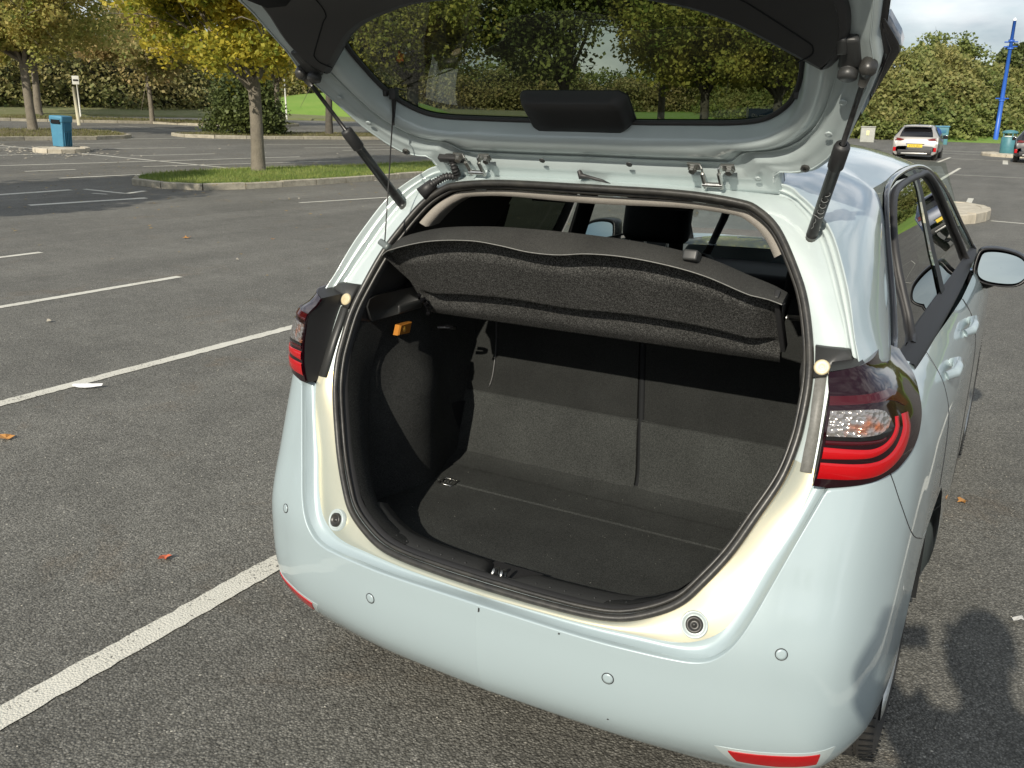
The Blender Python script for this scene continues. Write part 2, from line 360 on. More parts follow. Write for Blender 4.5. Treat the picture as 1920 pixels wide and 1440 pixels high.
m = MB().grid(G[:kz+1], flip=True); m.mirror(); body = m.build('lower_flange', paint_fl, car, label='painted flange below and beside the boot opening, warm sun sheen put into its colour')
m = MB().grid(G[kz:], flip=True); m.mirror(); m.build('upper_flange', paint_in, car)
# groove from flange edge to bumper crease
cre = [tuple(S(u, z)+np.array([-.004*min(1, u/3), .014, .0015])) for u, z in [(0, .512), (.76, .504), (1.28, .503), (1.57, .503), (1.8, .506), (2.0, .519), (2.21, .552), (2.4, .602), (2.65, .687), (2.92, .778), (3.26, .890)]]
A, B = resample(FL[:11], 90), resample(cre, 90)
G = [[a, a+(b-a)*.35+[0, .008, -.0], a+(b-a)*.7+[0, .010, 0], b] for a, b in zip(A, B)]
m = MB().grid(G, flip=True); m.mirror(); m.build('flange_groove', paint, car)
# lamp housing side (black) between flange and lens
def lens_off(u, z): return .004+lerp([.895, .92, .95, 1.0, 1.06, 1.075, 1.10, 1.125], [0, .012, .022, .030, .034, .031, .012, 0], z)*lerp([0, 3.7, 4.4, 5.2, 6.2, 7], [1, 1, .62, .35, .08, 0], u)
LI = [tuple(S(u, z, lens_off(u, z)-.002)) for u, z in [(3.03, .893), (3.02, .95), (3.01, 1.0), (3.0, 1.06), (3.0, 1.09), (3.0, 1.121)]]
LA = [(.672, .160, .893), (.672, .185, .95), (.671, .212, 1.0), (.670, .24, 1.06), (.668, .256, 1.09), (.667, .27, 1.125)]
LHA, LHB = resample(LA, 20, False), resample(LI, 20)
# gutter from flange (13..) to outer skin
Gu, Eo = resample(FL[14:], 90), resample(EL, 90)
def guttermb():
    G = []
    for a, b in zip(Gu, Eo):
        d = b-a
        G.append([a, a+d*.12+[0, .010, -.001], a+d*.28+[0, .012, 0], a+d*.42+[0, .004, .0], a+d*.52+[0, .0, 0], a+d*.62+[0, .010, -.003], a+d*.80+[0, .010, -.003], a+d*.93+[0, -.001, 0], b+[0, .0, 0], b+[0, .004, .002]])
    return MB().grid(G, flip=True)
m = guttermb(); m.mirror(); m.build('roof_gutter', paint_in, car)
# weatherstrip: fat lip, thin inner lip, metal pinch edge
def full(half):
    h = [np.array(p) for p in half]; return h+[p*[-1, 1, 1] for p in h[::-1]][1:-1]
def inset(p, a, b): 
    c = np.array([0, p[1], 1.0]); d = (c-p); d[1] = 0; d /= np.linalg.norm(d); return p+d*a+[0, b, 0]
loop = full(sl)
seal = MB().tube([inset(p, .0085, -.006) for p in loop], .0092, 10, True).build('weatherstrip', rubber, car, label='black rubber weatherstrip round the boot opening')
MB().tube([inset(p, .021, .004) for p in loop], .0052, 8, True).build('inner_lip', rubber, seal)
m = MB(); G = [[inset(p, .004, .004), inset(p, .022, .012), inset(p, .024, .03)] for p in loop]; m.grid(G, cu=True, flip=True); m.build('pinch_weld', blk, seal)
MB().tube([inset(p, .0150, -.001) for p in loop], .0016, 6, True).build('bright_edge', paint_in, seal)

# --- tail lights
Lb = [(3.02, .895), (3.25, .893), (3.68, .900), (4.07, .908), (4.44, .921), (4.82, .948), (5.23, .982), (5.7, 1.010), (6.29, 1.045), (6.62, 1.080), (6.72, 1.094)]
Lt = [(3.0, 1.120), (3.2, 1.124), (3.5, 1.130), (3.93, 1.136), (4.3, 1.138), (4.8, 1.139), (5.2, 1.138), (5.6, 1.134), (6.1, 1.122), (6.5, 1.105), (6.72, 1.096)]
def lens_off(u, z): return .004+lerp([.895, .92, .95, 1.0, 1.06, 1.075, 1.10, 1.125], [0, .012, .022, .030, .034, .031, .012, 0], z)*lerp([0, 3.7, 4.4, 5.2, 6.2, 7], [1, 1, .62, .35, .08, 0], u)
def lensgrid(A, B, ex, nu=40, nv=20):
    A = resample(A, nu, False); B = resample(B, nu, False); G = []
    for i in range(nu):
        row = []
        for t in np.linspace(0, 1, nv):
            u, z = A[i]*(1-t)+B[i]*t; row.append(S(u, z, lens_off(u, z)+ex))
        G.append(row)
    return G
def lens_plate(A, B, ex, d=.003, nu=40, nv=12):
    G = lensgrid(A, B, ex, nu, nv); H = lensgrid(A, B, ex-d, nu, nv)
    m = MB().grid(G)
    per = [(i, 0) for i in range(nu)]+[(nu-1, j) for j in range(1, nv)]+[(i, nv-1) for i in range(nu-2, -1, -1)]+[(0, j) for j in range(nv-2, 0, -1)]
    m.grid([[G[i][j] for i, j in per], [H[i][j] for i, j in per]], cv=True); return m
def band(path, w0, w1, ex, name, mt, parent, l):
    P = resample(path, 50); T = np.gradient(P, axis=0); T[:, 0] *= .11; T /= np.linalg.norm(T, axis=1)[:, None]
    Nn = np.stack([-T[:, 1]/.11, T[:, 0]], 1)
    wv = np.linspace(w0, w1, 50)
    A = P-Nn*wv[:, None]; B = P+Nn*wv[:, None]
    m = MB(); G = []; Hh = []
    for a, b in zip(A, B):
        G.append([S(*(a*(1-t)+b*t), lens_off(*(a*(1-t)+b*t))+ex+.0006*math.sin(math.pi*t)) for t in (0, .12, .5, .88, 1)])
        G[-1][0] = S(*a, lens_off(*a)); G[-1][-1] = S(*b, lens_off(*b))
    m.grid(G); (m if not l else m.mirror(False)).build(name, mt, parent)
for l in (0, 1):
    m = lens_plate(Lb, Lt, 0, .006, 60, 24)
    tl = (m if not l else m.mirror(False)).build('tail_light', lens_dark, car, label='%s tail light with red bands and clear lamp' % ('left' if l else 'right'))
    # inner black wall of the lamp towards the opening
    G = [[a, a+(b-a)*.5, b] for a, b in zip(LHA, LHB)]
    m = MB().grid(G, flip=True)
    tt = resample([tuple(S(u, z, lens_off(u, z)-.002)) for u, z in [(3.0, 1.121), (3.5, 1.130), (3.93, 1.136)]], 12); t2 = resample([(.667, .27, 1.125), (.70, .275, 1.135), (.722, .27, 1.138)], 12)
    m.grid([[a, b] for a, b in zip(tt, t2)])
    (m if not l else m.mirror(False)).build('lamp_housing', blk, tl)
    band([(3.05, .927), (3.6, .928), (4.0, .933), (4.30, .948), (4.52, .972), (4.66, .998), (4.68, 1.020)], .0165, .0145, .002, 'outer_red_band', lens_red, tl, l)
    band([(3.05, .9625), (3.6, .963), (3.86, .965), (4.08, .974), (4.25, .988), (4.36, 1.006), (4.38, 1.022)], .0115, .006, .002, 'inner_red_band', lens_red, tl, l)
    band([(3.06, .9835), (3.5, .984), (3.9, .986), (4.05, .990)], .0045, .003, .0015, 'thin_red_band', lens_mid, tl, l)
    m = lens_plate([(3.05, .996), (3.6, .996), (3.90, .999), (4.08, 1.008), (4.16, 1.020)], [(3.05, 1.045), (3.55, 1.047), (3.82, 1.046), (4.02, 1.039), (4.17, 1.022)], .003, .004)
    (m if not l else m.mirror(False)).build('indicator_lamp', lens_clear, tl)
    m = lens_plate([(3.05, .988), (3.6, .988), (3.98, .991), (4.18, 1.003)], [(3.05, .996), (3.6, .996), (3.90, .999), (4.08, 1.008)], .003, .004)
    (m if not l else m.mirror(False)).build('smoked_edge', gblk, tl)
    m = lens_plate([(3.02, 1.055), (3.7, 1.058), (4.2, 1.055), (4.5, 1.045), (4.75, 1.03)], [(3.01, 1.073), (3.9, 1.076), (4.35, 1.073), (4.7, 1.055), (4.95, 1.03)], .0015, .003)
    (m if not l else m.mirror(False)).build('upper_red_frame', lens_mid, tl)
# strips beside the lamps, black corner piece, oval bung
def onflange(x, z, dy=0.): return (x, Ybase(x, z)-.015-dy, z)
strip = [(.650, .906), (.674, .906), (.673, .969), (.669, 1.036), (.664, 1.092), (.642, 1.088), (.645, 1.04), (.648, 1.0), (.649, .95)]
blackp = [(.627, 1.150), (.685, 1.151), (.700, 1.149), (.712, 1.132), (.668, 1.100), (.664, 1.092), (.636, 1.088), (.633, 1.12)]
for l in (0, 1):
    s = -1 if l else 1
    m = MB().prism([(s*a, b) for a, b in (strip if not l else strip[::-1])], lambda a, b, w: onflange(a, b, .003-w), 0, .02, .002)
    m.build('lamp_side_strip', greypl if not l else blk2, car)
    m = MB().prism([(s*a, b) for a, b in (blackp if not l else blackp[::-1])], lambda a, b, w: onflange(a, b, .005-w), 0, .03, .003)
    cp = m.build('corner_trim', blk2, car)
    c = Vector(onflange(s*.652, 1.112, .007)); rot = Vector((s*.1, -1, .45)).to_track_quat('Z', 'Y').to_matrix()
    MB().lathe([(.017, -.004), (.017, 0), (.0135, .0022), (.0105, .001), (.006, .0022), (.0004, .0018)], c, 22, rot=rot).build('cream_bung', cream, cp)
    # rubber stop
    c = Vector((s*.497, Ybase(.5, .570)-.014, .571)); rot = Vector((s*.25, -1, .45)).to_track_quat('Z', 'Y').to_matrix()
    o = MB().lathe([(.030, -.012), (.0295, .0025), (.026, .0035), (.0235, -.001), (.019, -.001)], c, 32, rot=rot).build('stop_recess', paint_in, car)
    MB().lathe([(.019, -.001), (.0185, .006), (.013, .008), (.0115, .004), (.004, .0035), (.0035, .006), (.0003, .006)], c, 28, rot=rot).build('rubber_stop', rubber, o)

# --- fender / doors lower body
topc = [(4.39, .917), (4.82, .944), (5.23, .978), (5.7, 1.006), (6.29, 1.041), (6.62, 1.076), (6.9, 1.062), (7.2, 1.055), (7.55, 1.055)]
botc = [(4.40, .912), (4.75, .845), (5.2, .775), (5.7, .72), (6.3, .672), (6.75, .66), (7.05, .665), (7.3, .672), (7.55, .672)]
def panel(A, B, n=40, m=20, off=0.):
    A = resample(A, n, False); B = resample(B, n, False)
    return [[S(*(a*(1-t)+b*t), off) for t in np.linspace(0, 1, m)] for a, b in zip(A, B)]
def side_mb(A, B, **k): return MB().grid(panel(A, B, **k))
pl_ = {}
for l in (0, 1):
    m = side_mb(topc, botc, n=60, m=24)
    qp = (m if not l else m.mirror(False)).build('rear_fender', paint, car)
    m = side_mb([(7.56, 1.055), (8.5, 1.05), (9.9, 1.038)], [(7.56, .672), (8.15, .60), (8.4, .55), (8.62, .40), (8.66, .24), (9.3, .22), (9.9, .22)][:1]+[(7.9, .665), (8.2, .61), (8.45, .52), (8.6, .40), (8.66, .24), (9.3, .22), (9.9, .22)], n=60, m=20)
    rd = (m if not l else m.mirror(False)).build('rear_door', paint, car)
    m = side_mb([(9.915, 1.038), (11, 1.035), (12, 1.03)], [(9.915, .22), (11, .22), (12, .22)], n=30, m=20)
    fd = (m if not l else m.mirror(False)).build('front_door', paint, car)
    m = side_mb([(12.01, 1.03), (13, .975), (14, .94), (15, .92), (16, .91)], [(12.01, .25), (13, .25), (14, .25), (15, .25), (16, .25)], n=40, m=14)
    (m if not l else m.mirror(False)).build('front_wing', paint, car)
    # shut lines
    for (P, par) in (([(4.385, .917), (4.75, .845), (5.2, .775), (5.7, .72), (6.3, .671)], qp), ([(7.62, 1.056), (7.56, 1.01), (7.55, .92), (7.55, .83), (7.58, .70)], rd), ([(9.93, 1.036), (9.91, .9), (9.91, .3)], fd)):
        PP = [S(u, z, -.0002) for u, z in resample(P, 30)]
        m = MB().tube(PP, .0014, 5); (m if not l else m.mirror(False)).build('shut_line', blk, par)
    # handles
    for (u, z, par) in ((7.93, .985, rd), (9.40, .985, fd)):
        c0, c1 = S(u-.14, z, .022), S(u+.22, z+.004, .022)
        m = MB().tube([S(u-.17, z, .004), c0, (c0+c1)/2+[.004, 0, 0], c1, S(u+.26, z+.004, .004)], [.012, .0135, .014, .0135, .012], 14)
        h = (m if not l else m.mirror(False)).build('door_handle', paint, par)
        continue
        cc = S(u+.02, z, .001); m = MB().lathe([(.045, -.012), (.047, 0), (.044, .001), (.02, -.008), (.001, -.012)], cc, 24, rot=Vector((1, 0, 0)).to_track_quat('Z', 'Y').to_matrix())
        (m if not l else m.mirror(False)).build('handle_cup', paint, h)

# --- roof and D-pillar skin
YS = [.6, .75, .9, 1.12, 1.5, 1.84, 2.1, 2.4, 2.7]
cant = {.6: (.610, 1.432), .75: (.614, 1.443), .9: (.612, 1.450), 1.12: (.606, 1.456), 1.5: (.590, 1.474), 1.84: (.585, 1.476), 2.1: (.585, 1.462), 2.4: (.578, 1.425), 2.7: (.565, 1.362)}
ZT = {.6: 1.529, .75: 1.540, .9: 1.547, 1.12: 1.554, 1.5: 1.559, 1.84: 1.556, 2.1: 1.546, 2.4: 1.520, 2.7: 1.470}
def section(y):
    ks = sorted(cant); xc = cr(ks, [cant[k][0] for k in ks], y); zc = cr(ks, [cant[k][1] for k in ks], y); zt = cr(ks, [ZT[k] for k in ks], y); return xc, zc, zt
Wr = [(.752, .520, 1.085), (.730, .640, 1.135), (.704, .738, 1.204), (.680, .800, 1.275), (.658, .858, 1.346), (.638, .905, 1.405), (.612, .93, 1.4505)]
NP, NR = 44, 44
Ep, Fp = resample(EL[:6], NP), resample(Wr, NP)
Er = resample(EL[5:], NR); xc, zc, zt = section(.93)
qs = np.linspace(0, 1, 300)**1.6; Fr = resample([(xc*(1-t), .93, zc+(zt-zc)*(1-(1-t)**3.4)) for t in qs], NR, False)
Ecur = np.concatenate([Ep[:-1], Er]); Fcur = np.concatenate([Fp[:-1], Fr]); Fcur[NP-1] = Fp[-1]
def smooth(C, lo, hi, it):
    for _ in range(it):
        C[lo:hi] = .5*C[lo:hi]+.25*(C[lo-1:hi-1]+C[lo+1:hi+1])
    return C
Fcur = smooth(Fcur, NP-10, NP+8, 12); Ecur[-1][0] = 0; Fcur[-1][0] = 0
G = []; nt = len(Ecur)
for i in range(nt):
    e, f = Ecur[i], Fcur[i]; k = min(1, max(0, (i-NP*.6)/(NR*.9))); bv = np.array([.020*(1-k), 0, .003+.008*k])
    G.append([e*(1-t)+f*t+bv*math.sin(math.pi*t)**.8 for t in np.linspace(0, 1, 20)])
G.insert(0, [np.array(p)+[-.008, .0, -.03] for p in G[0]])
m = MB().grid(G)
fw_ = []
ysf = [.93, 1.03, 1.15, 1.3, 1.5, 1.7, 1.84, 2.0, 2.1, 2.25, 2.4, 2.55, 2.7]
roofF = Fcur[NP-1:]; q_ = 1-roofF[:, 0]/roofF[0, 0]
for j, t in enumerate(q_):
    row = [roofF[j]]
    for y in ysf[1:]:
        xc, zc, zt = section(y); row.append(np.array([xc*(1-t), y, zc+(zt-zc)*(1-(1-t)**3.4)]))
    fw_.append(row)
m.grid(fw_); m.mirror(); roof = m.build('roof', paint, car, angle=60)
hr = [[np.array(p)+[0, 0, -.035] for p in r] for r in fw_]; hr2 = [[np.array(p)+[0, 0, -.035] for p in r[8:]] for r in G[NP+2:]]
m = MB().grid(hr).grid(hr2); m.mirror(); hl = m.build('headliner', head, car); hl.scale = (.93, 1, 1)
# --- side windows on the tumblehome surface
XZ = [.9, 1.0, 1.05, 1.08, 1.14, 1.2, 1.3, 1.4, 1.45, 1.5]; XX = [.86, .80, .772, .755, .733, .708, .673, .640, .618, .58]
def side_pt(y, z, off=0.): return np.array([lerp(XZ, XX, z)+off, y, z])
def window_panel(rearpts, frontpts, z0, z1, off, n=18, m=14):
    """grid between a rear edge and a front edge given as (y,z) lists"""
    zz = np.linspace(z0, z1, n); G = []
    ra = sorted([(z, y) for y, z in rearpts]); fa = sorted([(z, y) for y, z in frontpts])
    for z in zz:
        ya = lerp([a[0] for a in ra], [a[1] for a in ra], z); yb = lerp([a[0] for a in fa], [a[1] for a in fa], z)
        G.append([side_pt(ya+(yb-ya)*t, z, off) for t in np.linspace(0, 1, m)])
    return G
rear_o = [(.545, 1.085), (.640, 1.135), (.738, 1.204), (.867, 1.346), (.94, 1.409), (1.12, 1.447)]
rear_i = [(.80, 1.06), (.859, 1.083), (.890, 1.164), (.919, 1.271), (1.0, 1.362), (1.134, 1.418), (1.30, 1.436)]
for l in (0, 1):
    s = -1 if l else 1
    f = (lambda m, n, mt, p=car, **k: (m if not l else m.mirror(False)).build(n, mt, p, **k))
    f(MB().grid(window_panel(rear_o+[(1.35, 1.452)], rear_i+[(1.5, 1.452)], 1.062, 1.45, .001)), 'rear_quarter_glass', gblk)
    rw = f(MB().grid(window_panel(rear_i, [(1.60, 1.06), (1.655, 1.27), (1.68, 1.436)], 1.062, 1.434, -.004, 24, 20)), 'rear_door_window', glass_side)
    f(MB().grid(window_panel([(1.60, 1.06), (1.66, 1.27), (1.68, 1.47)], [(1.72, 1.06), (1.75, 1.27), (1.76, 1.47)], 1.062, 1.464, .003)), 'centre_pillar_trim', satin)
    fw = f(MB().grid(window_panel([(1.72, 1.06), (1.75, 1.27), (1.76, 1.436)], [(2.62, 1.06), (2.46, 1.2), (2.25, 1.34), (2.02, 1.436)], 1.062, 1.434, -.004, 24, 20)), 'front_door_window', glass_side if not l else glass_clear)
    f(MB().grid(window_panel([(2.66, 1.06), (2.50, 1.2), (2.29, 1.34), (2.06, 1.436)], [(3.05, 1.06), (2.85, 1.2), (2.60, 1.34), (2.35, 1.436)], 1.062, 1.434, -.004)), 'front_quarter_light', glass_clear)
    # window frames as solid bars
    bar = lambda P, r: MB().tube([side_pt(*p, .004) for p in resample(P, 40)], r, 8)
    f(bar([(.80, 1.062), (.859, 1.083), (.890, 1.164), (.919, 1.271), (1.0, 1.362), (1.134, 1.420), (1.43, 1.440), (1.76, 1.444), (2.02, 1.438), (2.25, 1.35), (2.48, 1.2), (2.64, 1.06)], .011), 'door_window_frame', blk)
    f(bar([(.545, 1.085), (.640, 1.137), (.738, 1.206), (.867, 1.350), (.95, 1.415), (1.12, 1.452), (1.5, 1.470), (1.84, 1.472), (2.05, 1.455), (2.3, 1.40), (2.6, 1.30), (3.05, 1.06)], .009), 'roof_edge_trim', gblk)
    G = [[S(u, 1.052, .001), S(u, 1.060, .007), side_pt(S(u, 1.06)[1], 1.069, .006), side_pt(S(u, 1.06)[1], 1.074, -.004)] for u in np.linspace(6.72, 12, 60)]
    f(MB().grid(G), 'belt_moulding', satin)
    f(MB().tube([(.555, 2.66, 1.37), (.64, 2.95, 1.22), (.70, 3.25, 1.05), (.71, 3.35, .95)], .022, 8), 'windscreen_pillar', void)
    # door mirror
    def mp(a, b, w): return (.928+a, 2.50+w+.22*a+.24*b, 1.052+b+.0*a)
    shape = resample([(-.118, .052), (-.10, .078), (-.03, .080), (.045, .058), (.083, .012), (.080, -.032), (.045, -.066), (-.03, -.070), (-.095, -.056), (-.122, -.020)], 44, closed=True)
    shape2 = [(a[0]*.86, a[1]*.80) for a in shape]
    m = MB(); cc = np.array(shape).mean(0)
    G = []
    for sc_, w in ((.90, -.004), (.98, -.010), (1.0, 0.), (1.04, .03), (1.0, .08), (.8, .12), (.4, .14), (.02, .145)):
        G.append([mp(*(cc+(np.array(p)-cc)*sc_), w) for p in shape])
    m.grid(G, cv=True)
    m.tube([(.76, 2.53, 1.03), (.80, 2.54, .985), (.86, 2.54, .985), (.90, 2.54, 1.0)], [.02, .024, .026, .02], 10)
    mr = f(m, 'door_mirror', mircase)
    m = MB(); G = [[mp(*(cc+(np.array(p)-cc)*k), .0+.003*(k > 1)) for p in shape2] for k in (1.0, .7, .4, .01)]; m.grid(G, cv=True, flip=True)
    f(m, 'mirror_glass', mirror_m, mr)

# --- windscreen, bonnet, dashboard
G = [[(x*(.62+.10*t), 2.72+.68*t+.05*(1-x*x)*t, 1.46-.44*t+.01*(1-x*x)) for x in np.linspace(-1, 1, 13)] for t in np.linspace(0, 1, 8)]
MB().grid(G).build('windscreen', glass_clear, car)
G = [[(x*(.80-.10*t*t), 3.02+.98*t-.06*x*x, .972+.014*(1-x*x)-.026*t-.03*t**6) for x in np.linspace(-1, 1, 17)] for t in np.linspace(0, 1, 10)]
MB().grid(G).build('bonnet', paint, car)
MB().box((0, 2.80, .83), (.70, .24, .09), .04).build('dashboard', void, car)

MB().tube([(-.62, 3.36, .88), (-.585, 3.30, .905), (-.33, 2.70, 1.155), (-.22, 2.45, 1.30), (-.17, 2.30, 1.43)], .020, 8).build('windscreen_divider', void, car)
m = MB().tube([(.38+.18*math.cos(a), 2.55+.08*math.sin(a), .98+.16*math.sin(a)) for a in np.linspace(0, 2*math.pi, 30)[:-1]], .014, 8, True); m.box((.38, 2.57, .98), (.07, .03, .05), .02); m.build('steering_wheel', void, car)

# --- seats
def seat(x, y, zt, w, name, hr=True, h=.62):
    rot = Matrix.Rotation(R(-12), 3, 'X')
    o = MB().box((x, y, zt-h/2), (w, .09, h/2), .06, rot).build(name, void, car)
    if hr:
        MB().box((x, y+.0, zt+.13), (.145, .05, .10), .045, rot).build('headrest', void, o)
        for dx in (-.05, .05): MB().tube([(x+dx, y, zt-.02), (x+dx, y, zt+.1)], .006, 6).build('headrest_post', metal, o)
    return o
seat(-.40, 1.98, 1.08, .24, 'front_seat'); seat(.40, 1.98, 1.08, .24, 'front_seat')
MB().box((0, 1.3, .45), (.66, .35, .10), .05).build('rear_bench_cushion', void, car)
MB().box((0, 1.9, .27), (.78, 1.6, .02), .01).build('cabin_floor', void, car)

# --- boot: seat backs, floor, side trims, sill
YB, ZF = .755, .487
def sb(x, s, w=0.):   # seat-back plane: s up the slope, w towards boot
    return (x, YB+.34*s-.94*w, ZF+.94*s+.0-.34*w)
def sheet(x0, x1, s0, s1, w, nx=14, ns=10, th=.012, dent=0):
    xs = np.linspace(x0, x1, nx); ss = np.linspace(s0, s1, ns); tl = lambda x, s: -.17*max(s-.06, 0)*(1-min(1, abs(x-.05)/.5))
    G = [[sb(x+tl(x, s), s, w-(.006 if (i in (0, nx-1)) or (j in (0, ns-1)) else 0)-.004*dent*math.sin(math.pi*j/(ns-1))) for j, s in enumerate(ss)] for i, x in enumerate(xs)]
    m = MB().grid(G, flip=True)
    per = [(i, 0) for i in range(nx)]+[(nx-1, j) for j in range(1, ns)]+[(i, ns-1) for i in range(nx-2, -1, -1)]+[(0, j) for j in range(ns-2, 0, -1)]
    H = [[np.array(G[i][j]) for i, j in per], [np.array(G[i][j])+np.array(sb(0, 0, -th))-np.array(sb(0, 0, 0)) for i, j in per]]
    m.grid(H, cv=True); return m
XS_ = .048   # split position at the bottom
o = sheet(-.68, XS_-.016, .0, .66, 0).build('rear_seat_back', seatcloth, car, label='wider left part of the split rear seat back')
o2 = sheet(XS_+.010, .68, .0, .66, 0).build('rear_seat_back', seatcloth, car, label='narrower right part of the split rear seat back')
sheet(-.66, XS_-.010, -.01, .232, .012).build('lower_flap', carpet, o); sheet(XS_+.004, .66, -.01, .232, .012).build('lower_flap', carpet, o2)
MB().tube([sb(XS_-.003-.17*max(s_-.06, 0), s_, -.02) for s_ in np.linspace(0, .62, 12)], .012, 6).build('split_recess', void, o)
for (P, par) in (([(-.575, .60), (-.565, .5), (-.545, .40), (-.535, .30), (-.54, .25)], o), ([(.50, .55), (.512, .42), (.545, .30), (.575, .20)], o2)):
    MB().tube([sb(x, s, .002) for x, s in resample(P, 24)], .0032, 6).build('trim_piping', blk2, par)
# floor board, ramp
m = MB(); G = []
for x in np.linspace(-.62, .62, 21):
    G.append([(x, y, z) for y, z in ((.03, ZF-.03), (.05, ZF-.004), (.10, ZF), (.25, ZF), (.40, ZF), (.524, ZF), (.528, ZF-.004), (.532, ZF-.004), (.536, ZF), (.62, ZF+.002), (.70, ZF+.004), (.775, ZF+.008))])
m.grid(G, flip=True); fo = m.build('boot_floor', carpet, car, smooth=False)
m = MB(); G = [[(x, y, ZF+.007+.02*t*t) for y, t in ((.655, 0), (.70, .3), (.735, .7), (.765, 1))] for x in np.linspace(-.62, .62, 9)]; m.grid(G, flip=True); m.build('floor_flap', carpet, fo)
# lashing bracket on the floor
m = MB(); 
for dx in (-.022, 0, .022): m.tube([(-.50+dx, .50, ZF+.004), (-.50+dx, .525, ZF+.010), (-.50+dx, .545, ZF+.004)], .0022, 6)
m.tube([(-.525, .50, ZF+.004), (-.475, .50, ZF+.004), (-.475, .548, ZF+.004), (-.525, .548, ZF+.004)], .0025, 6, True); m.build('lashing_bracket', metal, car)
# side trims
def wall(y, z):
    x = .565+.24*(z-ZF)*1.0 if z < .95 else .565+.24*(.95-ZF)
    x -= .085*math.exp(-((y-.60)/.20)**2-((z-.70)/.17)**2)
    # run out to meet the opening
    k = min(max((y-(Ybase(.6, z)+.03))/.16, 0), 1); xe = .60
    D = resample(SL, 200); i = np.argmin(abs(D[60:, 2]-z)); xe = D[60+i][0]-.018 if z > .56 else .40
    xe = xe-.01
    return xe+(x-xe)*k*k*(3-2*k)
zs_ = np.linspace(.47, 1.32, 26)
SLD = resample(SL, 400)
def wallx(y, z, xe):
    x = .618+.05*(min(z, .97)-ZF); x = x if z < 1.0 else x-.10*(z-1.0)
    x -= .080*math.exp(-((y-.50)/.15)**2)*(1 if z < .80 else math.exp(-((z-.80)/.13)**2))*min(1, .75+.8*(z-ZF))
    y0 = Ybase(.6, z)+.02; k = min(max((y-y0)/.17, 0), 1); return xe+(x-xe)*k*k*(3-2*k)
G = []
for z in zs_:
    zz = max(z, .60); i = 150+np.argmin(abs(SLD[150:330, 2]-zz)); xe = min(SLD[i][0]-.020, .62); y0 = Ybase(.6, max(z, .56))+.014
    yend = YB+.36*(z-ZF)+.03
    G.append([(wallx(y, z, xe), y, z) for y in np.linspace(y0, yend, 26)])
m = MB().grid(G)
for l in (0, 1): (m if not l else m.mirror(False)).build('boot_side_trim', carpet_s, car)
# lower front corner filler between sill and wall (both sides)
for l in (0, 1):
    s = -1 if l else 1
    G = []
    for t in np.linspace(0, 1, 14):
        i = int(60+t*150); p = np.array(inset(SLD[min(i, 399)], .024, .03)); G.append([p, p+[.0, .05, -.01], (p[0]+.04*(1-t), p[1]+.10, max(p[2]-.05, ZF-.01))])
    m = MB().grid(G, flip=True); (m if not l else m.mirror(False)).build('corner_trim_panel', carpet_s, car)
# upper hard trim with ledge, lamp, hook (left); ledge (right)
for l in (0, 1):
    s = -1 if l else 1
    G = []
    for z in np.linspace(1.04, 1.42, 14):
        i = 150+np.argmin(abs(SLD[150:380, 2]-z)); xe = SLD[i][0]-.022; y0 = SLD[i][1]+.014
        G.append([(xe+(.63-.42*max(z-1.10, 0)-xe)*min(1, k*3)+.0, y0+.55*k, z) for k in np.linspace(0, 1, 12)])
    m = MB().grid(G); up_t = (m if not l else m.mirror(False)).build('upper_side_trim', blk, car)
    rot = Matrix.Rotation(R(0), 3, 'X')
    # shelf support ledge
    prof = [(0, 0), (.0, .045), (.02, .066), (.05, .072), (.24, .072), (.24, 0)]
    P0 = .290
    m = MB(); V = []
    for xx in (.665, .630, .606, .600):
        sh = 1 if xx > .61 else .985
        V.append([(xx, P0+a*sh+(.665-xx)*-.5+.03*(1-b/.072), 1.045+b*sh-.0) for a, b in prof])
    m.grid(V, cv=True); m.F.append(tuple(range(len(m.V)-6, len(m.V))))
    (m if not l else m.mirror(False)).build('shelf_support', blk2, up_t)
    m = MB().box((.612, .47, 1.058), (.016, .06, .014), .008); (m if not l else m.mirror(False)).build('support_lip', blk2, up_t)
# courtesy lamp
c = [(-.582, .372, .990), (-.585, .388, 1.018), (-.600, .468, 1.012), (-.598, .452, .980)]
m = MB().grid([[np.array(c[0]), np.array(c[3])], [np.array(c[1]), np.array(c[2])]]); m2 = MB()
cc = np.mean(c, axis=0); V = [np.array(p)+[.006, 0, 0] for p in c]; W_ = [cc+(np.array(p)-cc)*.86+[.010, 0, 0] for p in c]; Bk = [np.array(p)+[-.01, 0, 0] for p in c]
m2.grid([Bk, V, W_], cv=True); m2.F.append((len(m2.V)-4, len(m2.V)-3, len(m2.V)-2, len(m2.V)-1))
lampo = m2.build('boot_lamp', amber, car, smooth=False)
MB().lathe([(.010, -.004), (.009, .003), (.0005, .005)], tuple(cc+[.010, -.012, .002]), 14, rot=Vector((1, -.2, .1)).to_track_quat('Z', 'Y').to_matrix()).build('lamp_bulb', mat('warm_bulb_cap', (.75, .38, .05), .3, coat=.6), lampo)
m = MB().tube([(-.60, .62, .965), (-.575, .62, .968), (-.560, .635, .966), (-.560, .655, .962), (-.575, .665, .960), (-.60, .662, .96)], .006, 8); m.build('bag_hook', gblk, car)
m = MB().tube([(.605, .62, .965), (.58, .62, .968), (.565, .635, .966), (.565, .655, .962), (.60, .662, .96)], .006, 8); m.build('bag_hook', gblk, car)
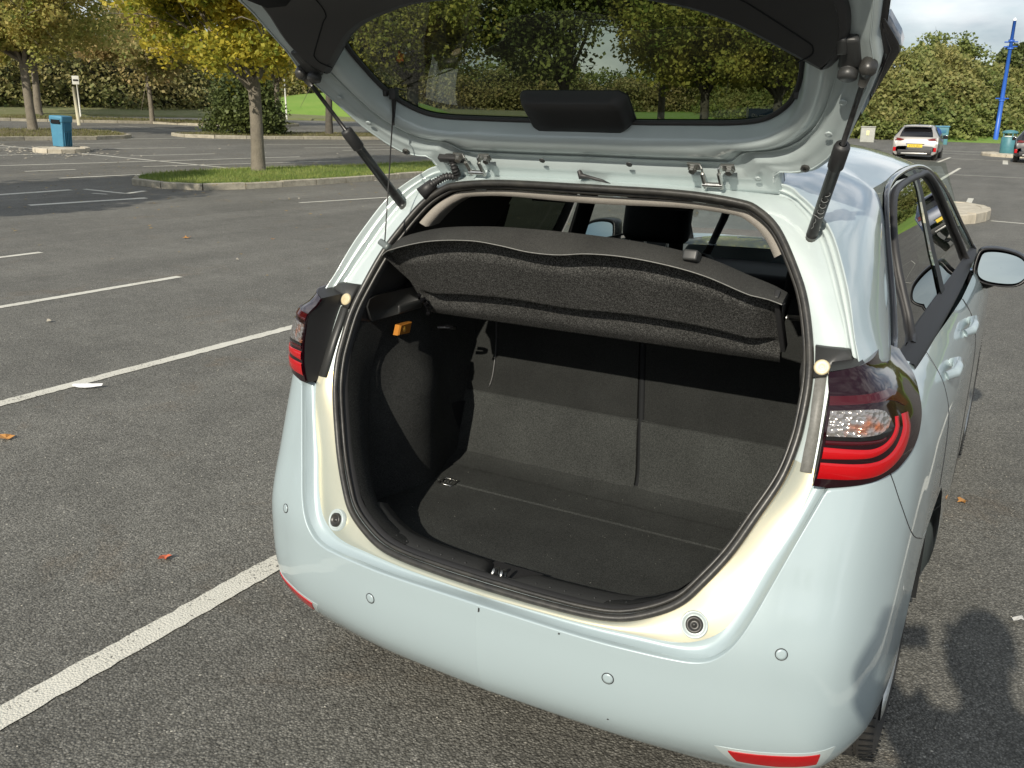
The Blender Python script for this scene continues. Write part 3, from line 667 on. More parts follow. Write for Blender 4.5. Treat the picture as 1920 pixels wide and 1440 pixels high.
# sill plastic
def sill_row(x):
    xx = abs(x); D = SLD[:200]; i = np.argmin(abs(D[:, 0]-xx)); p = np.array(D[i]); p[0] = x
    n_ = min(1, max(0, (abs(x)-.035)/.03))        # notch for the striker
    a = p+[0, .030, -.010]; 
    return [a+[0, -.008, -.012], a+[0, -.004, .020], a+[0, .012, .028], a+[0, .070*n_+.02*(1-n_), .022], a+[0, .108*n_+.025*(1-n_), .004], a+[0, .116*n_+.028*(1-n_), -.055]]
G = [sill_row(x) for x in list(np.linspace(-.44, .44, 61))]
m = MB().grid(G); sill = m.build('sill_plate', blk2, car)
for i, x in enumerate(list(np.linspace(-.40, -.10, 9))+list(np.linspace(.10, .40, 9))):
    p = np.array(sill_row(x)[2]); MB().lathe([(.0024, 0), (.0018, .0012), (.0002, .0016)], tuple(p+[0, .012, 0]), 8).build('dimple', blk2, sill)
m = MB().tube([(-.012, -.006, .517), (-.012, -.014, .548), (-.011, -.006, .556), (-.010, .012, .552), (-.010, .02, .515)], .0042, 8)
m.tube([(.012, -.006, .517), (.012, -.014, .548), (.011, -.006, .556), (.010, .012, .552), (.010, .02, .515)], .0042, 8)
m.box((0, .006, .520), (.034, .026, .003), .002).lathe([(.007, 0), (.007, .006), (.0005, .007)], (.026, .006, .523), 6).lathe([(.007, 0), (.007, .006), (.0005, .007)], (-.026, .006, .523), 6)
m.build('latch_striker', metal, car)
MB().box((0, .05, .512), (.07, .05, .006), .002).build('striker_well', blk, car)
# inner back panels so that the boot is closed in
for l in (0, 1):
    m = MB().grid([[(.70, y, z) for z in (.40, .8, 1.05)] for y in (.2, .6, 1.0, 1.5, 2.2, 3.2)]); (m if not l else m.mirror(False)).build('inner_wall', void, car)
    m = MB().tube([(.655, 1.66, 1.06), (.60, 1.70, 1.30), (.565, 1.72, 1.43)], .038, 8); (m if not l else m.mirror(False)).build('inner_centre_pillar', void, car)
    m = MB().grid([[(.62, .44, 1.06), (.57, .50, 1.25), (.51, .55, 1.40)], [(.64, .92, 1.06), (.615, .98, 1.28), (.57, 1.08, 1.42)]]); (m if not l else m.mirror(False)).build('inner_rear_pillar', void, car)
MB().grid([[(x, -.0, .47), (x, .78, .47)] for x in (-.66, .66)], flip=True).build('boot_tub', void, car)
# beige headliner edge just inside the seal
hp = [p for p in loop if p[2] > 1.335]
hp = sorted(hp, key=lambda p: p[0])
G = [[inset(p, .030, .018), inset(p, .036, .018), inset(p, .050, .024), inset(p, .052, .05), inset(p, .045, .10)] for p in hp]
MB().grid(G).build('headliner_edge', head, car)
for x_ in (-.15, .20): MB().box((x_, .50, 1.400), (.05, .015, .005), .003).build('headliner_clip', void, car)

lint = MB()
for k in range(110):
    x = random.uniform(-.5, .5); y = random.uniform(.14, .72); z = ZF+.0035+(.012 if y > .655 else 0); l_ = random.uniform(.001, .003); a = random.random()*6
    lint.add([(x, y, z), (x+l_*math.cos(a), y+l_*math.sin(a), z+.001), (x+.0007*math.sin(a), y+.0007*math.cos(a), z+.0012)], [(0, 1, 2)])
lint.build('floor_lint', mat('lint', (.45, .44, .40), .9), car, smooth=False, kind='stuff')
# --- gas struts, hinges, cable, nozzle
def Gt(x, s, w=0.):
    ww = w
    if s > .52: k = s-.52; ww = w-.50*k*k/(k+.12)
    return np.array([x, .40-.762*s+.648*ww, 1.50+.648*s+.762*ww])
for l in (0, 1):
    s = -1 if l else 1
    a = np.array([s*.563, .404, 1.355]); b = np.array([s*.688, .137, 1.712]); d = (b-a)/np.linalg.norm(b-a); c = np.array([s*.6385, .246, 1.568])
    st = MB().tube([a+d*.02, a+d*.03, c-d*.055], .0128, 16).build('gas_strut', strutm, car, label='gas strut holding up the %s side of the tailgate' % ('left' if l else 'right'))
    MB().tube([c-d*.058, c-d*.054, c-d*.002, c+d*.004, c+d*.005], [.0135, .0165, .0165, .0145, .008], 16).build('strut_collar', blk, st)
    MB().tube([c, b-d*.03], .0055, 10).build('piston_rod', strutm, st)
    MB().lathe([(.004, -.02), (.013, -.018), (.0165, -.006), (.016, .008), (.010, .016), (.0005, .018)], tuple(b), 14, rot=Vector((0, -.65, -.76)).to_track_quat('Z', 'Y').to_matrix()).tube([b-d*.04, b-d*.005], [.008, .012], 10).build('ball_joint', rubber, st)
    MB().lathe([(.018, -.014), (.0185, .0), (.013, .010), (.0005, .012)], tuple(a), 14, rot=Vector((0, -1, .3)).to_track_quat('Z', 'Y').to_matrix()).tube([a, a+d*.03], [.013, .011], 10).build('ball_joint', mat('dirty_steel', (.16, .16, .15), .4, .8, bump=(200, .5, .002)), st)
# worn printing and scratches on the right strut
sa_, sb2 = np.array([.563, .404, 1.355]), np.array([.6385, .246, 1.568]); sdir = (sb2-sa_)/np.linalg.norm(sb2-sa_)
tow = np.array(CAM)-(sa_+sb2)/2; tow -= sdir*tow.dot(sdir); tow /= np.linalg.norm(tow); sid = np.cross(sdir, tow)
def onstrut(d, a): return sa_+sdir*d+(tow*math.cos(a)+sid*math.sin(a))*.0131
scr = mat('worn_print', (.30, .31, .31), .6); st0 = [o for o in bpy.data.objects if o.name.startswith('gas_strut') and o.data.vertices[0].co.x > 0][0]
for k in range(4):
    d0 = .105+k*.017; MB().tube([onstrut(d0+.006*math.cos(t), .15+.55*math.sin(t)) for t in np.linspace(.6, 5.4 if k != 3 else 3.4, 14)], .0006, 4).build('worn_print', scr, st0)
for P in ([(.088, -.9), (.090, -.3), (.086, .3), (.089, .9)], [(.082, -.3), (.074, -.1), (.066, -.35), (.058, -.2), (.050, -.45)]): MB().tube([onstrut(*q_) for q_ in resample(P, 16)], .0006, 4).build('scratch', scr, st0)
for s in (-1, 1):
    x0 = s*.327
    hg = MB(); P = []
    for sg in (-1, 1):
        pts = [(x0+sg*.056, .020, -.002), (x0+sg*.026, .020, -.003), (x0+sg*.020, .014, -.010), (x0+sg*.020, -.026, -.020)]
        for dw in (0, -.003): hg.grid([[Gt(a_, b_+.008, w_+dw) for (a_, b_, w_) in pts], [Gt(a_, b_-.012, w_+dw) for (a_, b_, w_) in pts]])
        hg.tube([Gt(a_, b_+.008, w_) for (a_, b_, w_) in pts], .0028, 6)
        hg.tube([Gt(x0+sg*.020, .010, -.016), Gt(x0+sg*.020, -.038, -.020)], .0052, 6)
        hg.lathe([(.012, 0), (.012, .003), (.009, .003), (.0085, .011), (.0004, .011)], tuple(Gt(x0+sg*.044, .014, -.006)), 6, rot=Vector((0, -.648, -.762)).to_track_quat('Z', 'Y').to_matrix())
    hg.tube([Gt(x0-.024, -.026, -.020), Gt(x0+.024, -.026, -.020)], .006, 10)
    ho = hg.build('tailgate_hinge', metal, car, smooth=False)
    m = MB().box(Gt(x0, -.062, -.016), (.019, .012, .030), .007, Matrix.Rotation(R(-38), 3, 'X')); m.box(Gt(x0, -.072, -.010), (.021, .012, .016), .007, Matrix.Rotation(R(-38), 3, 'X')); m.build('hinge_arm', paint_in, ho)
cab = resample([Gt(-.402, -.004, -.004), Gt(-.398, -.022, -.016), Gt(-.400, -.045, -.022), (-.425, .402, 1.452), (-.452, .392, 1.436), (-.478, .388, 1.420)], 60)
m = MB().tube(cab, [.0098+.0022*math.sin(i*1.9) for i in range(60)], 12); cb = m.build('wiring_boot', blk, car)
MB().box(Gt(-.402, .004, .0), (.040, .010, .010), .006, Matrix.Rotation(R(-40), 3, 'X')).build('boot_collar', blk, cb)
MB().tube([(-.462, .400, 1.432), (-.492, .380, 1.402)], [.016, .020], 10).build('boot_collar', blk, cb)
m = MB().tube([Gt(-.03, -.030, .002), Gt(-.02, -.030, -.012), Gt(-.005, -.034, -.010), Gt(.03, -.052, -.006), (.062, .420, 1.452)], [.006, .009, .005, .0035, .0045], 8); m.build('washer_hose', blk, car)

# ================================================================= TAILGATE
O = [(0, -.080), (.20, -.082), (.476, -.080), (.479, -.04), (.482, .0), (.490, .002), (.529, .002), (.566, .016), (.597, .050), (.637, .118), (.655, .172), (.672, .222), (.690, .272), (.708, .335), (.703, .40), (.712, .47), (.722, .56), (.712, .70), (.67, .84), (.60, .93), (.45, .985), (.2, 1.0), (0, 1.0)]
GO = [(0, .097), (.15, .096), (.30, .099), (.38, .102), (.440, .112), (.480, .134), (.515, .170), (.540, .222), (.554, .285), (.562, .35), (.556, .42), (.53, .49), (.46, .53), (.30, .555), (.15, .56), (0, .56)]
def cang(p, c=(0, .33)): return math.atan2(p[1]-c[1], p[0]-c[0])
def half2(line, th, smooth):
    D = resample(line, 800, smooth); a = np.maximum.accumulate(np.array([cang(p) for p in D])); return np.array([[np.interp(t, a, D[:, k]) for k in (0, 1)] for t in th])
Dt = resample(O, 260, False); th = np.maximum.accumulate(np.array([cang(p) for p in Dt]))
oo = Dt; gg = half2(GO, th, True)
prof = [(0, .030), (.0, .006), (.03, .000), (.10, .000), (.16, .004), (.24, .006), (.34, .004), (.40, .016), (.46, .018), (.58, .018), (.62, .010), (.70, .004), (.82, .002), (.90, .006), (.95, .020), (1.0, .052)]
G = []
for a, b in zip(oo, gg):
    k = min(1, max(0, (a[1]+.06)/.10)) if a[0] < .47 else 1
    G.append([Gt(*(a+(b-a)*f), (w if f > .12 else w)*1.0) for f, w in prof])
m = MB().grid(G, flip=True); m.mirror()
tg = m.build('tailgate', paint_in, car, label='open tailgate seen from inside, pale frame with dark trim')
for f_, w_ in ((.075, -.0012), (.52, .0165)):
    bead = [Gt(*(a+(b-a)*f_), w_) for a, b in zip(oo, gg) if (a+(b-a)*f_)[1] > -.03 or f_ > .3]
    m = MB().tube(bead[::3], .0016, 5); m.mirror(); m.build('sealer_bead', paint_in, tg)
for s_ in (-1, 1):
    for (x_, q_) in ((.60, .14), (.635, .235), (.12, .012), (.43, -.02)):
        MB().lathe([(.008, 0), (.0075, .0018), (.003, .0012), (.0003, .0012)], tuple(Gt(s_*x_, q_, -.001)), 16, rot=Vector((0, -.648, -.762)).to_track_quat('Z', 'Y').to_matrix()).build('drain_plug', paint_in if x_ > .2 else blk2, tg)
# outer skin
og = oo*1.0; oo2 = oo.copy(); ss2 = np.clip((oo2[:, 1]-.05)/.2, 0, 1); oo2[:, 0] += .012*ss2; oo2[:, 1] += 0
G = [[Gt(*(a+(b-a)*f), w) for f, w in ((0, .034), (0, .060), (.04, .070), (.5, .082), (1, .068))] for a, b in zip(oo2, gg)]
m = MB().grid(G); m.mirror(); m.build('outer_skin', paint, tg)
G = [[Gt(*a, .028), Gt(*b, .036)] for a, b in zip(oo, oo2)]
m = MB().grid(G); m.mirror(); m.build('edge_seal', blk, tg)
# spoiler/lower outer part and rear glass
cen = np.array([0, .33]); G = [[Gt(*(cen+(p-cen)*f), .058+.012*(1-f)) for f in (1.012, .8, .6, .4, .2, .01)] for p in gg]
m = MB().grid(G); m.mirror(); m.build('rear_window_glass', glass_tint, tg)
lp = [np.array([*p]) for p in gg]; lp = lp+[p*[-1, 1] for p in lp[::-1]][1:-1]
lp = [p for i, p in enumerate(lp) if i == 0 or np.linalg.norm(p-lp[i-1]) > .004]
MB().tube([Gt(*(cen+(p-cen)*.992), .054) for p in lp], .0062, 8, True).build('glass_border', blk, tg)
# heater line connector
for s in (-1, 1): MB().box(Gt(s*.535, .200, .048), (.010, .006, .008), .003).build('heater_terminal', blk, tg)
# side garnish (black)
gar = [(.66, .165), (.690, .232), (.737, .335), (.733, .357), (.712, .413), (.690, .445), (.676, .40), (.69, .30), (.655, .20)]
for l in (0, 1):
    s = -1 if l else 1
    m = MB().prism([(s*a, b) for a, b in (gar if not l else gar[::-1])], lambda a, b, w: Gt(a, b, w), .028, .064, .003); m.build('side_garnish', gblk, tg)
# dark inner trim
ti = [(0, .540), (.12, .540), (.21, .535), (.30, .514), (.39, .484), (.455, .448), (.525, .392), (.580, .347), (.603, .329), (.622, .336), (.640, .362), (.655, .40), (.662, .45), (.656, .51), (.642, .60), (.61, .75), (.53, .86), (.30, .90), (0, .91)]
D1 = resample(ti, 90); outl = list(D1)+[p*[-1, 1] for p in D1[::-1]][1:-1]
cen2 = np.array([0, .70])
def trimloop(k, w): 
    P = np.array(outl); n = len(P); T = np.roll(P, -1, 0)-np.roll(P, 1, 0); T /= np.linalg.norm(T, axis=1)[:, None]; Nn = np.stack([-T[:, 1], T[:, 0]], 1); return [Gt(*p, w) for p in P+Nn*k]
m = MB(); m.grid([trimloop(0, .03), trimloop(0, -.004), trimloop(.006, -.013), trimloop(.016, -.018)], cv=True, flip=True)
inner = np.array(outl); T = np.roll(inner, -1, 0)-np.roll(inner, 1, 0); T /= np.linalg.norm(T, axis=1)[:, None]; inner = inner+np.stack([-T[:, 1], T[:, 0]], 1)*.016
# cap: strips from right half to mirrored left half
hN = 90; R_ = inner[:hN]; L_ = [inner[0]]+list(inner[::-1][:hN-1])
Lh = np.array([p*[-1, 1] for p in R_])
tip = int(np.argmin(np.linalg.norm(R_-np.array([.603, .329]), axis=1)))
bt = resample(R_[:tip+1], 40, False); tp = resample(R_[tip:][::-1], 40, False)
tp[:, 0] = np.maximum(tp[:, 0], 0)
for sg in (1, -1): m.grid([[Gt(*((a*(1-t)+b*t)*[sg, 1]), -.018) for t in np.linspace(0, 1, 14)] for a, b in zip(bt, tp)], flip=sg > 0)
trim = m.build('inner_trim_panel', blk, tg, angle=50)
for s in (-1, 1):
    P = resample([(.455, .60), (.470, .53), (.500, .50), (.585, .415), (.596, .398), (.592, .380), (.566, .362)], 50)
    MB().tube([Gt(s*a, b, -.0185) for a, b in P], .0016, 5).build('lid_gap', void, trim)
    m = MB().prism([(s*a, b) for a, b in (lambda q: q if s > 0 else q[::-1])([(.50, .60), (.56, .563), (.62, .560), (.655, .60), (.65, .70), (.50, .75)])], lambda a, b, w: Gt(a, b, w), -.022, -.015, .002); m.build('dark_recess_plate', void, trim)  # raised dark plate, stands in for the shade inside a hollow
# wiper motor cover
mc = [(-.123, .10), (-.123, .178), (-.112, .187), (.112, .187), (.128, .172), (.126, .10), (.105, .082), (-.108, .080)]
m = MB(); P = resample(mc, 60, False, True); c0 = P.mean(0)
m.grid([[Gt(*(c0+(p-c0)*k), w) for p in P] for k, w in ((1.13, .066), (1.10, .050), (1.02, .034), (.97, .029), (.5, .027), (.01, .027))], cv=True, flip=True)
m.build('wiper_motor_cover', blk, tg)
# locating plugs, hex buffers
for s in (-1, 1):
    rot = Vector((0, -.648, -.762)).to_track_quat('Z', 'Y').to_matrix()
    MB().lathe([(.010, 0), (.010, .006), (.006, .007), (.0005, .004)], tuple(Gt(s*.541, .026, .001)), 8, rot=rot).build('hex_buffer', rubber, tg, smooth=False)
    a = Gt(s*.655, .335, -.008)
    m = MB().lathe([(.020, -.02), (.0205, 0), (.017, .002), (.0165, .008), (.0185, .010), (.018, .022), (.012, .026), (.0005, .026)], tuple(Gt(s*.652, .330, .0)), 20, rot=Vector((0, -.35, -.93)).to_track_quat('Z', 'Y').to_matrix())
    m.box(tuple(Gt(s*.656, .372, .002)), (.021, .040, .014), .010, Matrix.Rotation(R(-38), 3, 'X'), taper=.75); m.box(tuple(Gt(s*.645, .395, -.002)), (.010, .020, .016), .006, Matrix.Rotation(R(-38), 3, 'X'))
    m.build('locating_wedge', blk2, tg)
# ================================================================= PARCEL SHELF
SB = np.array([0, .282, 1.264]); SV = np.array([0, .178, -.209]); SV /= np.linalg.norm(SV); SN = np.cross(SV, [1, 0, 0]); SN = -SN if SN[1] > 0 else SN
def sh(x, s, n=0.): return SB+np.array([x, 0, 0])+SV*s+SN*n
lipx = [-.552, -.51, -.453, -.334, -.206, -.124, -.054, .026, .107, .202, .302, .385, .464, .515, .543]; lips = [.016, -.018, -.046, -.083, -.099, -.091, -.078, -.078, -.092, -.094, -.080, -.056, -.015, .010, .030]
def lp_s(x): return cr(lipx, lips, x)
lipsm = [.016, -.018, -.046, -.083, -.101, -.106, -.107, -.106, -.103, -.096, -.080, -.056, -.015, .010, .030]
def lp_m(x): return cr(lipx, lipsm, x)
lowx = [-.523, -.35, 0, .293, .513]; lows = [.287, .286, .279, .277, .270]
shelf = empty('parcel_shelf', tuple(sh(0, .28)), label='black felt parcel shelf tipped up inside the open boot', category='parcel shelf')
off0 = -Vector(shelf.location)
def under(x, s, L):
    """height field of the moulded underside"""
    t = s/L; n = 0.
    e = min((x+.552)/.10, (.545-x)/.08, 1); e = max(e, 0); e = e*e*(3-2*e)
    # recessed bowl behind the lip, raised ridge before the front edge
    a = min(max((t-.05)/.16, 0), 1); b = min(max((.66-t)/.04, 0), 1); a = a*a*(3-2*a); b = b*b*(3-2*b)
    n = -.006+.024*a*b*e-(.012)*math.exp(-((t-.695)/.03)**2)*e
    n += .010*math.exp(-((t-.88)/.10)**2)
    return n
G = []; nx = 90
for x in np.linspace(-.551, .543, nx):
    s0 = lp_s(x); s1 = .30; xe = 1-(abs(x)/.56)**8*.4
    kx = x*(1-.0*s0)
    rowp = []
    ledge = .030*min(1, (.56-abs(x))/.08)
    sm_ = lp_m(x); rowp += [sh(x, sm_+.004+.045, -.020)+[0, .03, .012], sh(x, sm_+.008, -.0)+[0, .022, .012], sh(x, s0+.001, .014+ledge*.6)+[0, .004, .003], sh(x, s0, .018+ledge*.6), sh(x, s0+.004, .016+ledge*.6), sh(x, s0+.012, .010+ledge*.35), sh(x, s0+.022, .0)]
    L = (.283-.022-s0)
    for t in np.linspace(.02, 1, 34):
        s = s0+.022+L*t; xx = x*(1-.06*t); rowp.append(sh(xx, s, under(x, L*t, L)))
    xx = x*.94; rowp += [sh(xx, .290, -.006), sh(xx, .286, -.02), sh(xx, .20, -.024), sh(xx, .05, -.024)]
    G.append([np.array(p)+np.array(off0) for p in rowp])
Ga = np.array(G)
MB().grid(Ga[:, :4], flip=True).build('shelf_top', feltd, shelf); MB().grid(Ga[:, 3:], flip=True).build('shelf_underside', felt, shelf)
MB().tube([Ga[i, 3] for i in range(nx)], .0013, 6).build('pale_edge_line', greypl, shelf)
# end closing strips
for e in (0, -1):
    g = Ga[e]; c = g.mean(0); m = MB(); m.add(list(g)+[c], [(k, (k+1), len(g)) for k in range(len(g)-1)]+[(len(g)-1, 0, len(g))]); m.build('shelf_end', felt, shelf)
p = sh(.345, lp_s(.345)+.0, .012)+np.array([.0, .012, .012])+np.array(off0); MB().box(tuple(p), (.017, .018, .012), .005, Matrix.Rotation(R(-20), 3, 'X')).build('strap_clip', blk2, shelf)
p = sh(-.528, -.012, .012)+np.array([0, .0, .004])+np.array(off0); MB().box(tuple(p), (.020, .018, .009), .007, Matrix.Rotation(R(-25), 3, 'X') @ Matrix.Rotation(R(25), 3, 'Y')).build('strap_clip', mat('clip_grey', (.12, .14, .14), .35, coat=.3), shelf)
m = MB()
for k in range(10): m.lathe([(.004, -.006), (.008, 0), (.003, .006)], tuple(sh(-.508+.010*random.uniform(-1, 1), .19+.07*(k/9), .010+random.uniform(0, .01))+np.array(off0)), 6)
m.build('end_pivot', gblk, shelf, smooth=False)
m = MB().box(tuple(sh(.527, .12, .0)+np.array(off0)), (.006, .012, .10), .003, Matrix.Rotation(R(40), 3, 'X')); m.build('end_pivot', blk, shelf)
MB().tube([sh(.545, .10, 0)+np.array(off0), (np.array([.615, .44, 1.17])+np.array(off0))], .006, 8).build('pivot_rod', metal, shelf)
pts = [p_+np.array(off0) for p_ in (sh(.41, .02, .01)+[0, .02, .016], sh(.45, .028, .01)+[0, .02, .017], sh(.49, .046, .01)+[0, .02, .016], sh(.52, .075, .008)+[0, .02, .016])]
# cord from the tailgate
ca = Gt(-.506, .193, .046); cb_ = sh(-.530, -.012, .020)
cord = MB().tube([ca, ca*.5+cb_*.5+[0, .0, -.004], cb_], .0018, 6).build('shelf_lift_cord', blk, None, label='thin black cord running from tailgate glass down to parcel shelf', category='cord')
m = MB().box(tuple(ca+[0, 0, .004]), (.010, .010, .014), .004).tube([ca+[-.004, 0, -.005], ca+[-.003, 0, -.075]], [.004, .003], 6).tube([ca+[.005, 0, -.005], ca+[.0, 0, -.055]], [.003, .002], 6).tube([ca+[0, 0, .008], ca+[.012, -.01, .02], ca+[.06, -.03, .012]], .002, 6)
m.build('cord_hook', blk, cord)
# ================================================================= WHEELS, UNDERBODY
def wheel(x, y, rz=0):
    s = 1 if x > 0 else -1
    w = empty('wheel', (x, y, .315)); w.parent = car
    rot = Matrix.Rotation(R(90), 3, 'Y')
    Rr_ = .31; hw = .098
    m = MB(); prof_ = [(.20, -hw*.92), (.235, -hw), (.285, -hw*.96), (.302, -hw*.80), (.308, -hw*.62)]
    for g in (-.055, -.018, .018, .055): prof_ += [(.3095, g-.0055), (.302, g-.004), (.302, g+.004), (.3095, g+.0055)]
    prof_ += [(.308, hw*.62), (.302, hw*.80), (.285, hw*.96), (.235, hw), (.20, hw*.92)]
    m.lathe(prof_, (0, 0, 0), 96, rot=rot); ty = m.build('tyre', tyre, w)
    m = MB()
    for k in range(70):
        a = 2*math.pi*k/70
        for gx in (-.082, .082, -.037, .037):
            c = Vector((gx, -.3082*math.sin(a), .3082*math.cos(a))); m.box(c, (.016, .0010, .0014), 0, Matrix.Rotation(a, 3, 'X') @ Matrix.Rotation(R(12 if gx > 0 else -12), 3, 'Y'))
    m.build('tread_sipes', void, ty, kind='stuff')
    m = MB().lathe([(.20, -hw*.9), (.198, hw*.85), (.206, hw*.95), (.196, hw*.97), (.19, hw*.7)], (0, 0, 0), 48, rot=rot)
    for k in range(10):
        a = 2*math.pi*k/10; m.box(Vector((s*hw*.75, .105*math.cos(a), .105*math.sin(a))), (.010, .095, .014), .004, Matrix.Rotation(a, 3, 'X'))
    m.lathe([(.0005, hw*.85), (.035, hw*.82), (.04, hw*.6)], (0, 0, 0), 20, rot=rot); m.build('rim', metal, w)
    return w
for x in (.758, -.758): wheel(x, .60); wheel(x, 3.22)
for l in (0, 1):
    m = MB(); G = [[(x, .715+.355*math.cos(a), .31+.355*math.sin(a)) for x in (.62, .86)] for a in np.linspace(-.25, math.pi+.25, 26)]; m.grid(G)
    m.grid([[(.62, .715+r*math.cos(a), .31+r*math.sin(a)) for r in (.02, .37)] for a in np.linspace(-.3, math.pi+.3, 20)])
    (m if not l else m.mirror(False)).build('wheel_arch_liner', void, car)
m = MB().box((0, 1.9, .23), (.62, 1.55, .02), .01).box((0, .30, .30), (.60, .22, .05), .03); m.build('underbody', void, car)
MB().tube([(-.36, .02, .235), (-.36, .12, .24)], .012, 8).build('tow_eye', blk, car)
MB().tube([(.45, .12, .215), (.45, .5, .23)], .022, 10).build('exhaust_pipe', mat('dull_exhaust', (.2, .19, .17), .5, .9), car)
# ================================================================= GROUND
NX_, NY_ = -.95, .31
def gz(x, y): return .028*min(max(NX_*(x-CAM.x)+NY_*(y-CAM.y)-16, 0), 90)
def asphalt(name, extra=None):
    m = mat(name, (.085, .083, .076), .8, spec=.35); n = m.node_tree.nodes; l = m.node_tree.links; b = n['Principled BSDF']
    tc = n.new('ShaderNodeTexCoord')
    v = n.new('ShaderNodeTexVoronoi'); v.inputs['Scale'].default_value = 140; v.inputs['Randomness'].default_value = 1
    v2 = n.new('ShaderNodeTexVoronoi'); v2.inputs['Scale'].default_value = 230
    f = n.new('ShaderNodeTexNoise'); f.inputs['Scale'].default_value = 42; f.inputs['Detail'].default_value = 6; f.inputs['Roughness'].default_value = .75
    big = n.new('ShaderNodeTexNoise'); big.inputs['Scale'].default_value = .55; big.inputs['Detail'].default_value = 7; big.inputs['Roughness'].default_value = .62
    mid = n.new('ShaderNodeTexNoise'); mid.inputs['Scale'].default_value = 4.5; mid.inputs['Detail'].default_value = 5
    for t in (v, v2, f, big, mid): l.new(tc.outputs['Object'], t.inputs['Vector'])
    r = n.new('ShaderNodeValToRGB'); e = r.color_ramp.elements
    e[0].position = 0; e[0].color = (.085, .081, .067, 1); e[1].position = 1; e[1].color = (.62, .59, .50, 1)
    a = e.new(.35); a.color = (.155, .151, .133, 1); a = e.new(.74); a.color = (.220, .214, .188, 1); a = e.new(.93); a.color = (.30, .29, .26, 1)
    l.new(v.outputs['Color'], r.inputs[0])
    rb = n.new('ShaderNodeMapRange'); rb.inputs[1].default_value = .3; rb.inputs[2].default_value = .7; rb.inputs[3].default_value = .88; rb.inputs[4].default_value = 1.18
    rm = n.new('ShaderNodeMapRange'); rm.inputs[1].default_value = .3; rm.inputs[2].default_value = .7; rm.inputs[3].default_value = .90; rm.inputs[4].default_value = 1.10
    l.new(big.outputs[0], rb.inputs[0]); l.new(mid.outputs[0], rm.inputs[0])
    mu = n.new('ShaderNodeMath'); mu.operation = 'MULTIPLY'; l.new(rb.outputs[0], mu.inputs[0]); l.new(rm.outputs[0], mu.inputs[1])
    # dark pits between the stones
    pt = n.new('ShaderNodeMapRange'); pt.inputs[1].default_value = .15; pt.inputs[2].default_value = .62; pt.inputs[3].default_value = 1.1; pt.inputs[4].default_value = .55
    l.new(v.outputs['Distance'], pt.inputs[0])
    mu2 = n.new('ShaderNodeMath'); mu2.operation = 'MULTIPLY'; l.new(mu.outputs[0], mu2.inputs[0]); l.new(pt.outputs[0], mu2.inputs[1])
    mc_ = n.new('ShaderNodeVectorMath'); mc_.operation = 'SCALE'; l.new(r.outputs[0], mc_.inputs[0]); l.new(mu2.outputs[0], mc_.inputs['Scale'])
    stn = n.new('ShaderNodeTexNoise'); stn.inputs['Scale'].default_value = 1.3; stn.inputs['Detail'].default_value = 6; stn.inputs['Roughness'].default_value = .7; stn.inputs['Distortion'].default_value = .6
    sr = n.new('ShaderNodeMapRange'); sr.inputs[1].default_value = .58; sr.inputs[2].default_value = .74; sr.inputs[4].default_value = .55; l.new(tc.outputs['Object'], stn.inputs['Vector']); l.new(stn.outputs[0], sr.inputs[0])
    sm = n.new('ShaderNodeMix'); sm.data_type = 'RGBA'; sm.blend_type = 'MULTIPLY'; sm.inputs['B'].default_value = (1.0, .80, .62, 1); l.new(sr.outputs[0], sm.inputs['Factor']); l.new(mc_.outputs[0], sm.inputs['A'])
    # long faint wheel tracks across the lane
    mpt = n.new('ShaderNodeMapping'); mpt.inputs['Scale'].default_value = (.9, .10, 1); mpt.inputs['Rotation'].default_value = (0, 0, .25); tn = n.new('ShaderNodeTexNoise'); tn.inputs['Scale'].default_value = 1.6; tn.inputs['Detail'].default_value = 4
    l.new(tc.outputs['Object'], mpt.inputs[0]); l.new(mpt.outputs[0], tn.inputs['Vector']); tr_ = n.new('ShaderNodeMapRange'); tr_.inputs[1].default_value = .35; tr_.inputs[2].default_value = .65; tr_.inputs[3].default_value = .86; tr_.inputs[4].default_value = 1.1; l.new(tn.outputs[0], tr_.inputs[0])
    vs = n.new('ShaderNodeVectorMath'); vs.operation = 'SCALE'; l.new(sm.outputs['Result'], vs.inputs[0]); l.new(tr_.outputs[0], vs.inputs['Scale']); l.new(vs.outputs[0], b.inputs['Base Color'])
    ad = n.new('ShaderNodeMath'); ad.operation = 'MULTIPLY_ADD'; ad.inputs[1].default_value = -1.0; l.new(v.outputs['Distance'], ad.inputs[0]); l.new(f.outputs[0], ad.inputs[2])
    bp = n.new('ShaderNodeBump'); bp.inputs['Strength'].default_value = .9; bp.inputs['Distance'].default_value = .0036; l.new(ad.outputs[0], bp.inputs['Height']); l.new(bp.outputs[0], b.inputs['Normal'])
    return m
asph = asphalt('asphalt')
nv = np.array([NX_, NY_]); nv = nv/np.linalg.norm(nv); tv = np.array([-nv[1], nv[0]]); c0_ = np.array([CAM.x, CAM.y])
kn = np.hypot(NX_, NY_)
def gp2(a, b): p = c0_+nv*a/kn+tv*b; return (p[0], p[1], gz(p[0], p[1]))
m = MB(); aa = [-900, 16, 106, 900]; bb = [-900, 900]
m.grid([[gp2(a, b) for b in bb] for a in aa], flip=True)
ground = m.build('ground', asph, None, smooth=False, kind='structure')
